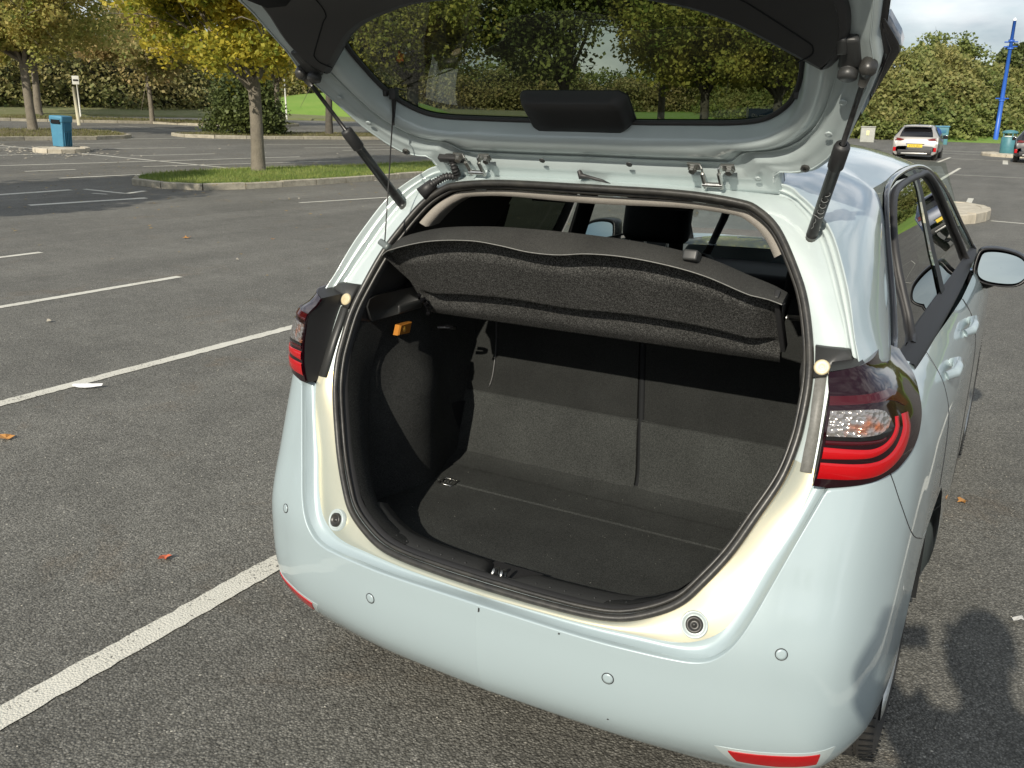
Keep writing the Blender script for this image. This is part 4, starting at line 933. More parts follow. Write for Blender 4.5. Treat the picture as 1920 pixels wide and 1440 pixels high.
# a dense, gently uneven patch near the car, 3 mm proud of the sheet is not needed: bump does it
# --- painted lines
def linemat():
    m = asphalt('white_road_paint'); n = m.node_tree.nodes; l = m.node_tree.links; b = n['Principled BSDF']
    src = b.inputs['Base Color'].links[0].from_socket
    tc = n.new('ShaderNodeTexCoord'); t = n.new('ShaderNodeTexNoise'); t.inputs['Scale'].default_value = 75; t.inputs['Detail'].default_value = 4; t.inputs['Roughness'].default_value = .6
    t2 = n.new('ShaderNodeTexNoise'); t2.inputs['Scale'].default_value = 3; t2.inputs['Detail'].default_value = 5
    a = n.new('ShaderNodeMath'); a.operation = 'MULTIPLY_ADD'; a.inputs[1].default_value = .35; l.new(t2.outputs[0], a.inputs[0]); l.new(t.outputs[0], a.inputs[2])
    r = n.new('ShaderNodeMapRange'); r.inputs[1].default_value = .51; r.inputs[2].default_value = .56; l.new(a.outputs[0], r.inputs[0]); l.new(tc.outputs['Object'], t.inputs[0]); l.new(tc.outputs['Object'], t2.inputs[0])
    w = n.new('ShaderNodeValToRGB'); w.color_ramp.elements[0].color = (.50, .48, .41, 1); w.color_ramp.elements[1].color = (.66, .65, .58, 1); l.new(t2.outputs[0], w.inputs[0])
    mx = n.new('ShaderNodeMix'); mx.data_type = 'RGBA'; l.new(r.outputs[0], mx.inputs['Factor']); l.new(src, mx.inputs['A']); l.new(w.outputs[0], mx.inputs['B']); l.new(mx.outputs['Result'], b.inputs['Base Color'])
    n['Bump'].inputs['Distance'].default_value = .0025
    return m
lm = linemat()
def line(p, q, w=.10, name='painted_bay_line', z=.004, rough=.006):
    p = np.array(p, float); q = np.array(q, float); L = np.linalg.norm(q-p); d = (q-p)/L; n = np.array([-d[1], d[0]]); k = max(2, int(L/.035) if min(np.linalg.norm(p-c0_), np.linalg.norm(q-c0_)) < 9 else int(L/.5))
    ts = set(np.linspace(0, 1, k+1)); 
    fa, fb = (NX_*(x-CAM.x)+NY_*(y-CAM.y)-16 for x, y in (p, q))
    if fa*fb < 0: ts.add(fa/(fa-fb))
    G = []
    for t in sorted(ts):
        c = p+(q-p)*t; a = c+n*(w/2+random.gauss(0, rough*.5)); b = c-n*(w/2+random.gauss(0, rough*.5))
        G.append([(*a, gz(*a)+z), (*b, gz(*b)+z)])
    return MB().grid(G, flip=True).build(name, lm, None, smooth=False, kind='structure')
for x, y0, y1 in ((-1.257, -2.6, 4.6), (-3.93, -2.6, 4.65), (-6.44, -2.6, 4.53), (-9.0, -2.6, 4.73), (1.45, -4.0, 4.6), (4.1, -4, 4.6)): line((x, y0), (x, y1))
LN = [((-30.5, 15.88), (-16.1, 15.80), .11), ((-21.1, 11.5), (-19.56, 20.6), .10), ((-19.1, 14.3), (-17.72, 20.4), .09), ((-17.6, 10.9), (-17.1, 15.7), .10), ((-16.75, 15.9), (-15.9, 20.8), .10), ((-19.42, 11.3), (-19.27, 12.5), .08),
      ((-25.05, 17.8), (-24.5, 20.4), .09), ((-27.5, 18.2), (-27.45, 20.1), .09), ((-22.25, 16.4), (-21.8, 19.2), .08), ((-24.7, 24.4), (-22.6, 29.6), .09), ((-22.6, 24.2), (-21.5, 28.0), .09), ((-21.0, 24.4), (-20.4, 27.0), .09),
      ((-38.5, 28.6), (-31.5, 28.9), .12), ((-27.0, 11.4), (-26.6, 15.7), .09), ((-24.2, 11.2), (-23.9, 15.7), .09), ((-29.4, 20.6), (-29.0, 25.0), .1), ((-34.5, 24), (-33.6, 30), .1), ((-36.8, 24), (-36.2, 30), .1),
      ((-15.55, 7.9), (-15.5, 9.7), .16), ((-13.86, 7.75), (-13.5, 9.85), .16), ((-11.05, 11.3), (-10.4, 14.0), .10), ((-8.9, 14.0), (-8.6, 17.0), .1), ((-15.5, 6.0), (-14.25, 10.06), .001),
      ((-2.6, 33.8), (3.0, 33.0), .11), ((-1.75, 27.9), (-1.98, 39.6), .12), ((-.28, 18.75), (-.40, 22.3), .12), ((-.20, 15.28), (-.12, 15.7), .13), ((.30, 16.72), (3.2, 15.9), .11), ((-3.2, 43.5), (-3.21, 49.5), .13), ((-4.5, 57.8), (1.5, 63.5), .13),
      ((-4.2, 54.4), (3, 57.5), .13), ((-3.05, 48.2), (3, 50.5), .12), ((-.77, 49.8), (-.60, 45.5), .22), ((1.5, 18), (1.4, 22), .12), ((2.5, 39), (2.6, 45), .12), ((5, 33), (10, 32.4), .12), ((2.6, 28), (2.6, 33), .12), ((5.2, 28), (5.2, 33), .12),
      ((-12, 33), (-11, 40), .1), ((-15, 33), (-14, 40), .1)]
for p, q, w in LN:
    if w > .01: line(p, q, w)
line((-15.45, 9.96), (-14.30, 10.05), .11, 'painted_arrow'); line((-14.33, 10.02), (-14.50, 10.62), .12, 'painted_arrow'); line((-14.75, 9.62), (-14.45, 9.72), .07, 'painted_arrow')
# --- stains, litter
def blob(c, r, name, mt, ax=1., n=26, z=.005, rz=0, jit=.3, hgt=0, **kw):
    P = []
    for k in range(n):
        a = 2*math.pi*k/n; rr = r*(1+jit*(random.random()-.5)); x = rr*math.cos(a); y = rr*ax*math.sin(a); P.append((c[0]+x*math.cos(rz)-y*math.sin(rz), c[1]+x*math.sin(rz)+y*math.cos(rz)))
    V = [(p[0], p[1], gz(*p)+z+hgt*random.random()) for p in P]+[(c[0], c[1], gz(*c)+z+hgt)]
    return MB().add(V, [(k, (k+1) % n, n) for k in range(n)]).build(name, mt, None, smooth=False, **kw)
leafcols = [((.42, .20, .05), 'ochre'), ((.45, .10, .04), 'rust red'), ((.30, .24, .06), 'olive'), ((.22, .11, .05), 'brown')]
lmats = {n_: mat('fallen_leaf_'+n_.replace(' ', '_'), c_, .6) for c_, n_ in leafcols}
def fallen(x, y, s, kind, label=None, grp=None):
    P = [(0, -1), (.45, -.7), (.5, -.1), (.9, .25), (.35, .4), (.15, 1), (-.2, .5), (-.8, .55), (-.5, 0), (-.6, -.6)]; a = random.random()*6.3
    V = [(x+s*(p[0]*math.cos(a)-p[1]*math.sin(a)), y+s*(p[0]*math.sin(a)+p[1]*math.cos(a)), gz(x, y)+.006+s*.5*random.random()) for p in P]+[(x, y, gz(x, y)+.008)]
    kw = dict(label=label, category='leaf'); 
    if grp: kw['group'] = grp
    return MB().add(V, [(k, (k+1) % 10, 10) for k in range(10)]).build('fallen_leaf', lmats[kind], None, smooth=False, **kw)
fallen(-3.35, .77, .045, 'ochre', 'ochre fallen leaf on the asphalt at the left edge, below the second bay line')
fallen(-1.63, .31, .030, 'rust red', 'small rust red fallen leaf on the asphalt above the nearest bay line')
fallen(-8.7, 6.6, .06, 'ochre', 'ochre fallen leaf on the open asphalt left of the car')
fallen(.91, 2.53, .032, 'ochre', 'small ochre fallen leaf on the asphalt right of the car')
fallen(-7.75, 7.2, .035, 'ochre', 'pale fallen leaf lying beyond the ochre leaf, left of the car')
scrap = mat('white_litter', (.7, .7, .7), .6)
def paper(x, y, r, ax, rz, label, mt=scrap): 
    return blob((x, y), r, 'paper_scrap', mt, ax, 12, .008, rz, .8, .02, label=label, category='litter')
paper(-3.80, 1.56, .075, .32, .5, 'torn white paper scrap lying below the second bay line, left of the car')
paper(1.16, 1.51, .022, .6, .5, 'small grey flattened scrap on the shaded asphalt right of the car', mat('grey_litter', (.38, .38, .37), .8))
lit = MB()
for k in range(260):
    if k < 150: x = -24.6+random.gauss(0, 1.2); y = 15.3+random.gauss(0, .9)
    else: x = random.uniform(-26, -2); y = random.uniform(2, 24)
    if -1.2 < x < 1.2 and y < 5: continue
    s_ = random.uniform(.02, .07)*(1.4 if k < 150 else .8); a = random.random()*6
    lit.add([(x+s_*math.cos(a+j*1.57)*random.uniform(.6, 1.2), y+s_*.6*math.sin(a+j*1.57), gz(x, y)+.006+random.random()*.02) for j in range(4)]+[(x, y, gz(x, y)+.03)], [(0, 1, 4), (1, 2, 4), (2, 3, 4), (3, 0, 4)])
lit.build('gravel_bits', mat('pale_rubble', (.30, .275, .225), .9), None, smooth=False, kind='stuff')
st = MB()
for k in range(2600):
    x = random.uniform(-5.5, 2.2); y = random.uniform(-1.6, 6); s_ = random.uniform(.0015, .0045)
    if abs(x) < .8 and y > .1 and y < 4: continue
    a = random.random()*6
    st.add([(x+s_*math.cos(a+j*2.1), y+s_*math.sin(a+j*2.1), .003) for j in range(3)]+[(x, y, .003+s_*.8)], [(0, 1, 3), (1, 2, 3), (2, 0, 3)])
st.build('loose_grit', mat('pale_grit', (.38, .36, .31), .8), None, smooth=False, kind='stuff')
dl = MB()
for k in range(900):
    if k < 500: x, y = random.gauss(-15.2, 2.4), random.gauss(13.5, 3.6)
    elif k < 800: x, y = random.gauss(-32, 3.5), random.gauss(20, 4.5)
    else: x, y = random.uniform(-14, -4), random.uniform(4, 18)
    s_ = random.uniform(.012, .035); a = random.random()*6; z_ = gz(x, y)+.006
    if -16.4 < x < -12.9 and y > 11.3: z_ += .13
    dl.add([(x+s_*math.cos(a+j*1.57)*random.uniform(.6, 1.2), y+s_*math.sin(a+j*1.57), z_+random.random()*.012) for j in range(4)], [(0, 1, 2, 3)])
dl.build('leaf_litter', mat('dry_leaf_litter', (.30, .19, .07), .8, var=(3, .5, (.22, .20, .05))), None, smooth=False, kind='stuff')
# --- kerbed islands
conc = mat('weathered_concrete', (.42, .385, .30), .9, bump=(60, .8, .01), var=(7, .35, (.24, .22, .17)))
conc2 = mat('pale_concrete', (.55, .50, .40), .9, bump=(60, .8, .01), var=(5, .4, (.34, .30, .23)))
soil = mat('earth_and_leaf_litter', (.10, .085, .05), .95, bump=(30, .8, .03), var=(9, .4, (.17, .14, .07)))
turf = mat('turf', (.09, .16, .02), .9, bump=(120, .8, .02), var=(3, .4, (.10, .12, .03)))
def grass_mb(pts_fn, n, h, w):
    V = np.zeros((n*3, 3)); 
    for k in range(n):
        x, y, z = pts_fn(); a = random.random()*6.3; hh = h*random.uniform(.5, 1.25); lx, ly = random.gauss(0, hh*.35), random.gauss(0, hh*.35)
        V[3*k] = (x-w*math.cos(a), y-w*math.sin(a), z); V[3*k+1] = (x+w*math.cos(a), y+w*math.sin(a), z); V[3*k+2] = (x+lx, y+ly, z+hh)
    m = MB(); m.V = V.tolist(); m.F = [(3*k, 3*k+1, 3*k+2) for k in range(n)]; return m
def leafmat(name, cols, trans=.45, scale=1.1, rough=.55):
    m = bpy.data.materials.new(name); m.use_nodes = True; n = m.node_tree.nodes; l = m.node_tree.links; b = n['Principled BSDF']; b.inputs['Roughness'].default_value = rough; b.inputs['Specular IOR Level'].default_value = .3
    g = n.new('ShaderNodeNewGeometry'); tc = n.new('ShaderNodeTexCoord'); t = n.new('ShaderNodeTexNoise'); t.inputs['Scale'].default_value = scale; t.inputs['Detail'].default_value = 3
    l.new(tc.outputs['Object'], t.inputs[0])
    a = n.new('ShaderNodeMath'); a.operation = 'MULTIPLY_ADD'; a.inputs[1].default_value = .45; l.new(g.outputs['Random Per Island'], a.inputs[0])
    mr_ = n.new('ShaderNodeMapRange'); mr_.inputs[1].default_value = .32; mr_.inputs[2].default_value = .68; mr_.inputs[3].default_value = 0; mr_.inputs[4].default_value = .55; l.new(t.outputs[0], mr_.inputs[0]); l.new(mr_.outputs[0], a.inputs[2])
    r = n.new('ShaderNodeValToRGB'); e = r.color_ramp.elements
    for i, c in enumerate(cols):
        p = i/(len(cols)-1)
        if i == 0: e[0].position = 0; e[0].color = (*c, 1)
        elif i == len(cols)-1: e[1].position = 1; e[1].color = (*c, 1)
        else: q_ = e.new(p); q_.color = (*c, 1)
    l.new(a.outputs[0], r.inputs[0]); l.new(r.outputs[0], b.inputs['Base Color'])
    tr = n.new('ShaderNodeBsdfTranslucent'); l.new(r.outputs[0], tr.inputs[0]); ms = n.new('ShaderNodeMixShader'); ms.inputs[0].default_value = trans
    l.new(b.outputs[0], ms.inputs[1]); l.new(tr.outputs[0], ms.inputs[2]); l.new(ms.outputs[0], n['Material Output'].inputs[0]); return m
grassm = leafmat('grass_blades', [(.09, .17, .02), (.18, .32, .035), (.28, .42, .06), (.36, .38, .12)], .35, .8)
def island(outline, name, fill, kerb=conc, hk=.13, wk=.13, stone=.9, label=None, structure=True):
    P = resample(outline, max(12, int(sum(np.linalg.norm(np.array(outline[i])-np.array(outline[i-1])) for i in range(len(outline)))/stone)), True, True)
    z0 = lambda p: gz(p[0], p[1]); n = len(P); T = np.roll(P, -1, 0)-np.roll(P, 1, 0); T /= np.linalg.norm(T, axis=1)[:, None]; Nn = np.stack([-T[:, 1], T[:, 0]], 1)
    area = sum(P[i][0]*P[(i+1) % n][1]-P[(i+1) % n][0]*P[i][1] for i in range(n)); Nn = Nn if area > 0 else -Nn
    I = P+Nn*wk; root = empty(name, (P[:, 0].mean(), P[:, 1].mean(), 0), kind='structure'); off = np.array([-root.location.x, -root.location.y, 0])
    for i in range(n):
        j = (i+1) % n; a, b, c, d = P[i], P[j], I[j], I[i]; g = .012; e = (b-a)/np.linalg.norm(b-a)
        a, d = a+e*g, d+e*g*.5; b, c = b-e*g, c-e*g*.5; dz = random.uniform(-.01, .01); zz = [z0(q_) for q_ in (a, b, c, d)]
        ed = .012; V = [(*a, zz[0]-.02), (*b, zz[1]-.02), (*(b), zz[1]+hk-ed+dz), (*a, zz[0]+hk-ed+dz)]+[(*(b+Nn[j]*ed*1.5), zz[1]+hk+dz), (*(a+Nn[i]*ed*1.5), zz[0]+hk+dz), (*c, zz[2]+hk+dz), (*d, zz[3]+hk+dz), (*c, zz[2]-.02), (*d, zz[3]-.02)]
        m = MB().add([np.array(v)+off for v in V], [(0, 1, 2, 3), (3, 2, 4, 5), (5, 4, 6, 7), (7, 6, 8, 9), (1, 8, 6, 4, 2), (0, 3, 5, 7, 9)])
        m.build('kerb_stone', kerb, root, smooth=False)
    cen_ = I.mean(0); G = [[np.array([*(cen_+(p-cen_)*k), gz(*(cen_+(p-cen_)*k))+hk-.012+.03*(1-k)])+off for p in I] for k in (1, .8, .6, .4, .2, .01)]
    MB().grid(G, cv=True).build('island_top', fill, root); return root, I
isl_near, I1 = island([(-16.55, 12.7), (-16.2, 11.7), (-15.6, 11.2), (-14.8, 11.15), (-14.1, 11.3), (-13.65, 11.9), (-13.45, 12.8), (-13.2, 14.3), (-13.05, 16.5), (-12.9, 19), (-12.8, 23), (-13.2, 26), (-14.2, 26.3), (-15.0, 25), (-15.2, 21), (-15.6, 18), (-16.4, 15)], 'grass_island', turf, stone=.9)
def inpoly(p, P):
    c = False; j = len(P)-1
    for i in range(len(P)):
        if (P[i][1] > p[1]) != (P[j][1] > p[1]) and p[0] < (P[j][0]-P[i][0])*(p[1]-P[i][1])/(P[j][1]-P[i][1])+P[i][0]: c = not c
        j = i
    return c
def rnd_in(P, zadd):
    P = np.array(P); a, b = P.min(0), P.max(0)
    def f():
        while True:
            p = (random.uniform(a[0], b[0]), random.uniform(a[1], b[1]))
            if inpoly(p, P): return p[0], p[1], gz(*p)+zadd
    return f
g = grass_mb(rnd_in(I1, .11), 26000, .085, .007); g.build('grass', grassm, None, smooth=False, kind='stuff')
isl2, I2 = island([(-29.9, 15.5), (-29.7, 18), (-29.2, 20.5), (-29.6, 22.3), (-30.8, 22.9), (-33, 23.6), (-34.6, 22), (-35, 18), (-35, 14), (-32, 13)], 'kerbed_island', soil, stone=1.2)
g = grass_mb(rnd_in(I2, .11), 7000, .09, .014); g.build('grass', leafmat('dry_grass', [(.10, .12, .03), (.17, .17, .06), (.22, .19, .09)], .3), None, smooth=False, kind='stuff')
isl3, I3 = island([(-30.6, 25.0), (-29.3, 24.8), (-27.9, 26), (-26.5, 29), (-25.2, 32.2), (-24, 36), (-25, 38), (-27, 36.5), (-28.6, 33.6), (-30.2, 28)], 'kerbed_island', soil, stone=1.2)
g = grass_mb(rnd_in(I3, .11), 6000, .09, .014); g.build('grass', bpy.data.materials['dry_grass'], None, smooth=False, kind='stuff')
isl4, I4 = island([(-45.6, 22), (-44.0, 26.2), (-41.5, 29.5), (-40.0, 32.5), (-38.0, 32.6), (-36.5, 35), (-36.3, 38.8), (-38.5, 39.5), (-41, 36), (-44, 33), (-47, 28)], 'kerbed_island', soil, stone=1.6)
g = grass_mb(rnd_in(I4, .11), 6000, .12, .02); g.build('grass', bpy.data.materials['dry_grass'], None, smooth=False, kind='stuff')
# round islands
def roundisl(c, rx, ry, name, n, h=.14, ang_=0, top_=conc2):
    pts = [(c[0]+rx*math.cos(t)*math.cos(ang_)-ry*math.sin(t)*math.sin(ang_), c[1]+rx*math.cos(t)*math.sin(ang_)+ry*math.sin(t)*math.cos(ang_)) for t in np.linspace(0, 2*math.pi, 13)[:-1]]
    return island(pts, name, top_, conc2, h, .16, 2*math.pi*(rx+ry)/2/n)
roundisl((-.46, 17.1), .72, 1.70, 'round_traffic_island', 14, .17)
roundisl((-24.45, 15.75), .62, .85, 'bin_plinth', 9, .13)
roundisl((-.9, 55.4), 1.3, 1.9, 'bin_plinth', 10, .15)
# far verge left, bright mound, far verge right
verge = mat('verge_grass', (.13, .15, .05), .95, bump=(20, .8, .05), var=(1.5, .4, (.20, .19, .10)))
m = MB(); vp = [(-62, 5), (-56, 18), (-49.5, 27), (-49.2, 36), (-47.0, 42), (-44.6, 45.4), (-42, 50), (-38, 60), (-33, 75), (-22, 95), (-14, 112)]
vp = resample(vp, 40)
G = []
for i, p in enumerate(vp):
    d = (p-c0_)/np.linalg.norm(p-c0_); G.append([(*(p+d*k), gz(*(p+d*k))+hh) for k, hh in ((0, -.02), (.12, .12), (.3, .14), (6, .35), (14, .8), (60, 1.5))])
m.grid(G, flip=True); m.build('far_verge', verge, None, kind='structure')
bright = mat('bright_lawn', (.13, .24, .03), .9, bump=(15, .6, .05), var=(.8, .4, (.19, .28, .05)))
c_ = np.array([-43.5, 52.0]); G = []
dd = (c_-c0_)/np.linalg.norm(c_-c0_); tt_ = np.array([dd[1], -dd[0]])
for i in np.linspace(-1, 1, 30):
    G.append([(*(c_+tt_*i*9+dd*k*7), gz(*(c_+tt_*i*9+dd*k*7))+.14+1.75*max(0, (1-i*i))**.8*math.sin(min(1, k)*math.pi/2)) for k in (-.12, 0, .1, .25, .45, .7, 1, 1.6)])
MB().grid(G, flip=False).build('grass_mound', bright, None, kind='structure')
m = MB(); G = []
for x in np.linspace(-60, 80, 36):
    yb = 72+1.05*(x+8) if x > -8 else 72-.0*(x+8); yb = 60+.95*(x+16)+6 if x < -8 else yb
    yb = min(yb, 100)
    G.append([(x, yb, -.02), (x, yb+.2, .12), (x, yb+3, .3), (x, yb+9, .9), (x, yb+60, 3)])
m.grid(G); m.build('far_verge', bright, None, kind='structure')
# ================================================================= VEGETATION
def leaves_mesh(name, C, size, mt, flat=.0, up_bias=.3):
    """one kite-shaped folded leaf per centre; C (n,3)"""
    n = len(C); C = np.asarray(C, float)
    nrm = RNG.normal(size=(n, 3)); nrm[:, 2] = abs(nrm[:, 2])+up_bias; nrm /= np.linalg.norm(nrm, axis=1)[:, None]
    a = RNG.normal(size=(n, 3)); a -= (a*nrm).sum(1)[:, None]*nrm; a /= np.linalg.norm(a, axis=1)[:, None]; b = np.cross(nrm, a)
    s = size*RNG.uniform(.6, 1.3, n)[:, None]
    V = np.empty((n, 5, 3)); V[:, 0] = C-a*s; V[:, 1] = C+b*s*.75-a*s*.05; V[:, 2] = C+a*s; V[:, 3] = C-b*s*.75-a*s*.05; V[:, 4] = C+nrm*s*-.18
    V = V.reshape(-1, 3).astype(np.float32)
    base = (np.arange(n)*5)[:, None]; T = np.concatenate([base+np.array([[0, 1, 4]]), base+np.array([[1, 2, 4]]), base+np.array([[2, 3, 4]]), base+np.array([[3, 0, 4]])], 1).reshape(-1, 3)
    if n > 9000:   # cheaper: plain quads
        V = V.reshape(n, 5, 3)[:, :4].reshape(-1, 3); base = (np.arange(n)*4)[:, None]; T = (base+np.array([[0, 1, 2, 3]]))
    k = T.shape[1]; me = bpy.data.meshes.new(name); me.vertices.add(len(V)); me.vertices.foreach_set('co', V.ravel()); me.loops.add(T.size); me.loops.foreach_set('vertex_index', T.ravel().astype(np.int32))
    me.polygons.add(len(T)); me.polygons.foreach_set('loop_start', (np.arange(len(T))*k).astype(np.int32)); me.polygons.foreach_set('loop_total', np.full(len(T), k, np.int32)); me.materials.append(mt); me.update(calc_edges=True); return me
bark = mat('bark', (.20, .175, .135), .9, bump=(35, 1, .02), var=(6, .4, (.12, .105, .08)))
bark_d = mat('dark_bark', (.07, .062, .05), .9, bump=(35, 1, .02), var=(6, .4, (.11, .1, .08)))
L_yel = leafmat('maple_leaves_yellow_green', [(.12, .20, .03), (.26, .38, .04), (.44, .54, .06), (.66, .64, .07), (.78, .60, .08)], .5, .9)
L_yel2 = leafmat('maple_leaves_green_gold', [(.18, .26, .05), (.34, .44, .08), (.50, .58, .11), (.64, .64, .14), (.70, .55, .20)], .5, .6)
L_org = leafmat('leaves_olive_orange', [(.17, .24, .06), (.31, .40, .10), (.45, .50, .13), (.56, .54, .16), (.64, .44, .22)], .5, .5)
L_grn = leafmat('summer_maple_leaves', [(.14, .22, .04), (.26, .38, .06), (.40, .50, .08), (.54, .60, .10), (.62, .54, .14)], .45, .5)
L_dk = leafmat('dark_green_leaves', [(.03, .05, .018), (.06, .09, .028), (.10, .14, .038), (.16, .19, .055)], .3, .5)
L_mid = leafmat('mid_green_leaves', [(.07, .11, .03), (.13, .19, .045), (.20, .27, .065), (.31, .34, .10)], .35, .5)
L_hedge = leafmat('mixed_hedge_leaves', [(.12, .19, .05), (.21, .31, .07), (.30, .40, .10), (.36, .44, .12), (.38, .34, .13)], .42, .18)
L_russet = leafmat('russet_hedge_leaves', [(.12, .17, .05), (.21, .28, .075), (.30, .36, .10), (.38, .38, .13), (.42, .33, .15)], .3, .2)
def tree(x, y, h, fork, rad, name, label, nl, size, mt, bk=bark, tr=.17, lean=(0, 0), seed=0, group=None, squash=1., gap=.0, cz=None, limbs=9, lowcut=.0):
    rs = np.random.default_rng(seed); z0 = gz(x, y); rt_ = empty(name, (x, y, z0), label=label, category='tree')
    if group: rt_['group'] = group
    top_ = np.array([lean[0]*h, lean[1]*h, h*.93]); fk = np.array([lean[0]*fork, lean[1]*fork, fork])
    m = MB(); ph = rs.uniform(0, 6)
    P = [np.array([0, 0, -.1])]+[fk*t+np.array([.03*math.sin(ph+t*3), .03*math.cos(ph+t*2), 0]) for t in (.08, .3, .6, .9, 1.)]
    m.tube(P, [tr*1.5, tr*1.15, tr*1.0, tr*.93, tr*.92, tr*.95], 14)
    # crown clumps
    cz_ = cz if cz else (fork*.9+h)/2; hz = (h-fork*.75)/2*squash; cl = []
    nb = 26 if nl > 8000 else 16
    while len(cl) < nb:
        d = rs.normal(size=3); d /= np.linalg.norm(d); r = rs.uniform(.35, 1)**.6
        c = np.array([top_[0]*.6, top_[1]*.6, cz_])+d*r*np.array([rad, rad, hz])*.82
        if c[2] < fork*.72+lowcut: continue
        cl.append(c)
    ends = []
    for k, c in enumerate(cl):
        if k < limbs+6:
            st_ = fk if k % 3 else fk*.96; mid = st_*.55+c*.45+np.array([0, 0, .12*h*rs.uniform(-.3, .6)])*.5; LL = np.linalg.norm(c-st_)
            r0 = tr*(.52 if k < limbs else .28)
            pp = resample([st_-[0, 0, .15*(k % 3)], mid, c], 7); m.tube(pp, list(np.linspace(r0, .012, 7)), 7)
            for _ in range(3):
                e = c+rs.normal(size=3)*rad*.28; q0 = pp[rs.integers(3, 6)]; m.tube([q0, (q0+e)/2+[0, 0, .1], e], [.022, .014, .006], 5)
    m.build('trunk', bk, rt_)
    w = rs.uniform(.6, 1.4, nb); w /= w.sum(); C = []
    for c, ww in zip(cl, w):
        n = int(nl*ww); sg = rad*rs.uniform(.20, .34)
        d = rs.normal(size=(n, 3)); d /= np.linalg.norm(d, axis=1)[:, None]; r = sg*(rs.uniform(0, 1, n)**.45)*1.5
        p = c+d*r[:, None]*np.array([1, 1, .72]); 
        # break into sprays
        sp = np.sin(p[:, 0]*5.3/rad*2+seed)+np.sin(p[:, 1]*4.7/rad*2+1+seed)+np.sin(p[:, 2]*6.1/rad*2+2)
        C.append(p[sp > gap*1.6-1.25])
    C = np.concatenate(C); rr_ = np.hypot(C[:, 0], C[:, 1]); C = C[C[:, 2] > fork*np.where(rr_ > rad*.45, .72, 1.12)]
    o = obj('crown', leaves_mesh('crown', C, size, mt), rt_); return rt_
tree(-15.57, 14.84, 6.4, 2.25, 2.7, 'maple_tree', 'yellow-green maple with pale trunk on the kerbed grass island beside the car', 46000, .060, L_yel, tr=.155, lean=(-.02, -.01), seed=5, cz=4.15, limbs=12, gap=.5)
tree(-33.6, 20.9, 7.9, 2.7, 3.7, 'maple_tree', 'large green and gold maple on the kerbed island at the left edge', 52000, .080, L_yel2, tr=.17, lean=(.0, 0), seed=8, cz=4.9, limbs=12, gap=.5)
tree(-40.4, 32.1, 6.9, 2.6, 3.5, 'maple_tree', 'olive maple with reddish top behind the blue litter bin', 26000, .10, L_org, tr=.12, seed=3, cz=4.2, gap=.2)
tree(-49.4, 31.7, 7.6, 3.0, 3.6, 'maple_tree', 'distant green-gold maple standing behind the left edge maple', 15000, .14, L_yel2, tr=.2, seed=14)
tree(-37.2, 38.1, 6.4, 2.4, 2.9, 'maple_tree', 'small gold-leaved maple in front of the bright grass mound', 13000, .11, L_yel, tr=.16, seed=21)
tree(-27.6, 31.4, 7.2, 2.6, 3.0, 'maple_tree', 'dark-trunked maple half hidden behind the left gas strut', 12000, .11, L_yel2, bark_d, tr=.16, seed=23)
# trees seen through the tailgate window
TR = [(-24.5, 33.5, 12.5, 2.6, 5.6, L_grn, .28, 31, 'broad old maple seen through the left half of the tailgate window', 60000, .095),
      (-19.5, 39.0, 11.5, 2.6, 5.0, L_mid, .22, 32, 'green maple seen through the tailgate window behind the broad old maple', 38000, .11),
      (-17.6, 47.0, 11.0, 3.2, 4.8, L_grn, .2, 33, 'pale-trunked maple seen above the wiper motor cover', 38000, .115),
      (-13.4, 41.5, 11.0, 2.6, 5.3, L_grn, .22, 34, 'green-gold maple seen through the right half of the tailgate window', 45000, .11),
      (-9.8, 41.0, 8.4, 2.6, 3.7, L_grn, .2, 35, 'olive maple behind the blue notice board seen through the tailgate window', 38000, .10)]
for x, y, h, fk_, rd_, mt_, tr_, sd_, lb, nl, sz in TR: tree(x, y, h, fk_, rd_, 'maple_tree', lb, nl, sz, mt_, bark_d if sd_ != 33 else bark, tr=tr_, seed=sd_, limbs=10)
# round conifer shrub
def bush(c, r, h, n, size, mt, name, label, cat='shrub', seed=0):
    rs = np.random.default_rng(seed); rt_ = empty(name, (c[0], c[1], gz(*c)), label=label, category=cat)
    C = []
    for k in range(46):
        a = rs.uniform(0, 6.28); zz = rs.uniform(.02, 1); rr = r*(1-.55*zz**2.2)*rs.uniform(.35, 1)**.4
        cc = np.array([rr*math.cos(a), rr*math.sin(a), h*zz*.92+.1]); d = rs.normal(size=(n//46, 3))*np.array([.19, .19, .22])*r*.9; C.append(cc+d)
    C = np.concatenate(C); C = C[C[:, 2] > .03]
    obj('foliage', leaves_mesh('foliage', C, size, mt), rt_)
    m = MB()
    for k in range(7): a = k*.9; m.tube([(0, 0, 0), (.3*r*math.cos(a), .3*r*math.sin(a), h*.3), (.7*r*math.cos(a), .7*r*math.sin(a), h*.65)], [.05, .04, .01], 6)
    m.build('stems', bark_d, rt_); return rt_
bush((-29.5, 28.0), 1.50, 2.35, 16000, .07, L_dk, 'evergreen_shrub', 'rounded dark evergreen shrub behind the nearest maple trunk', seed=2)
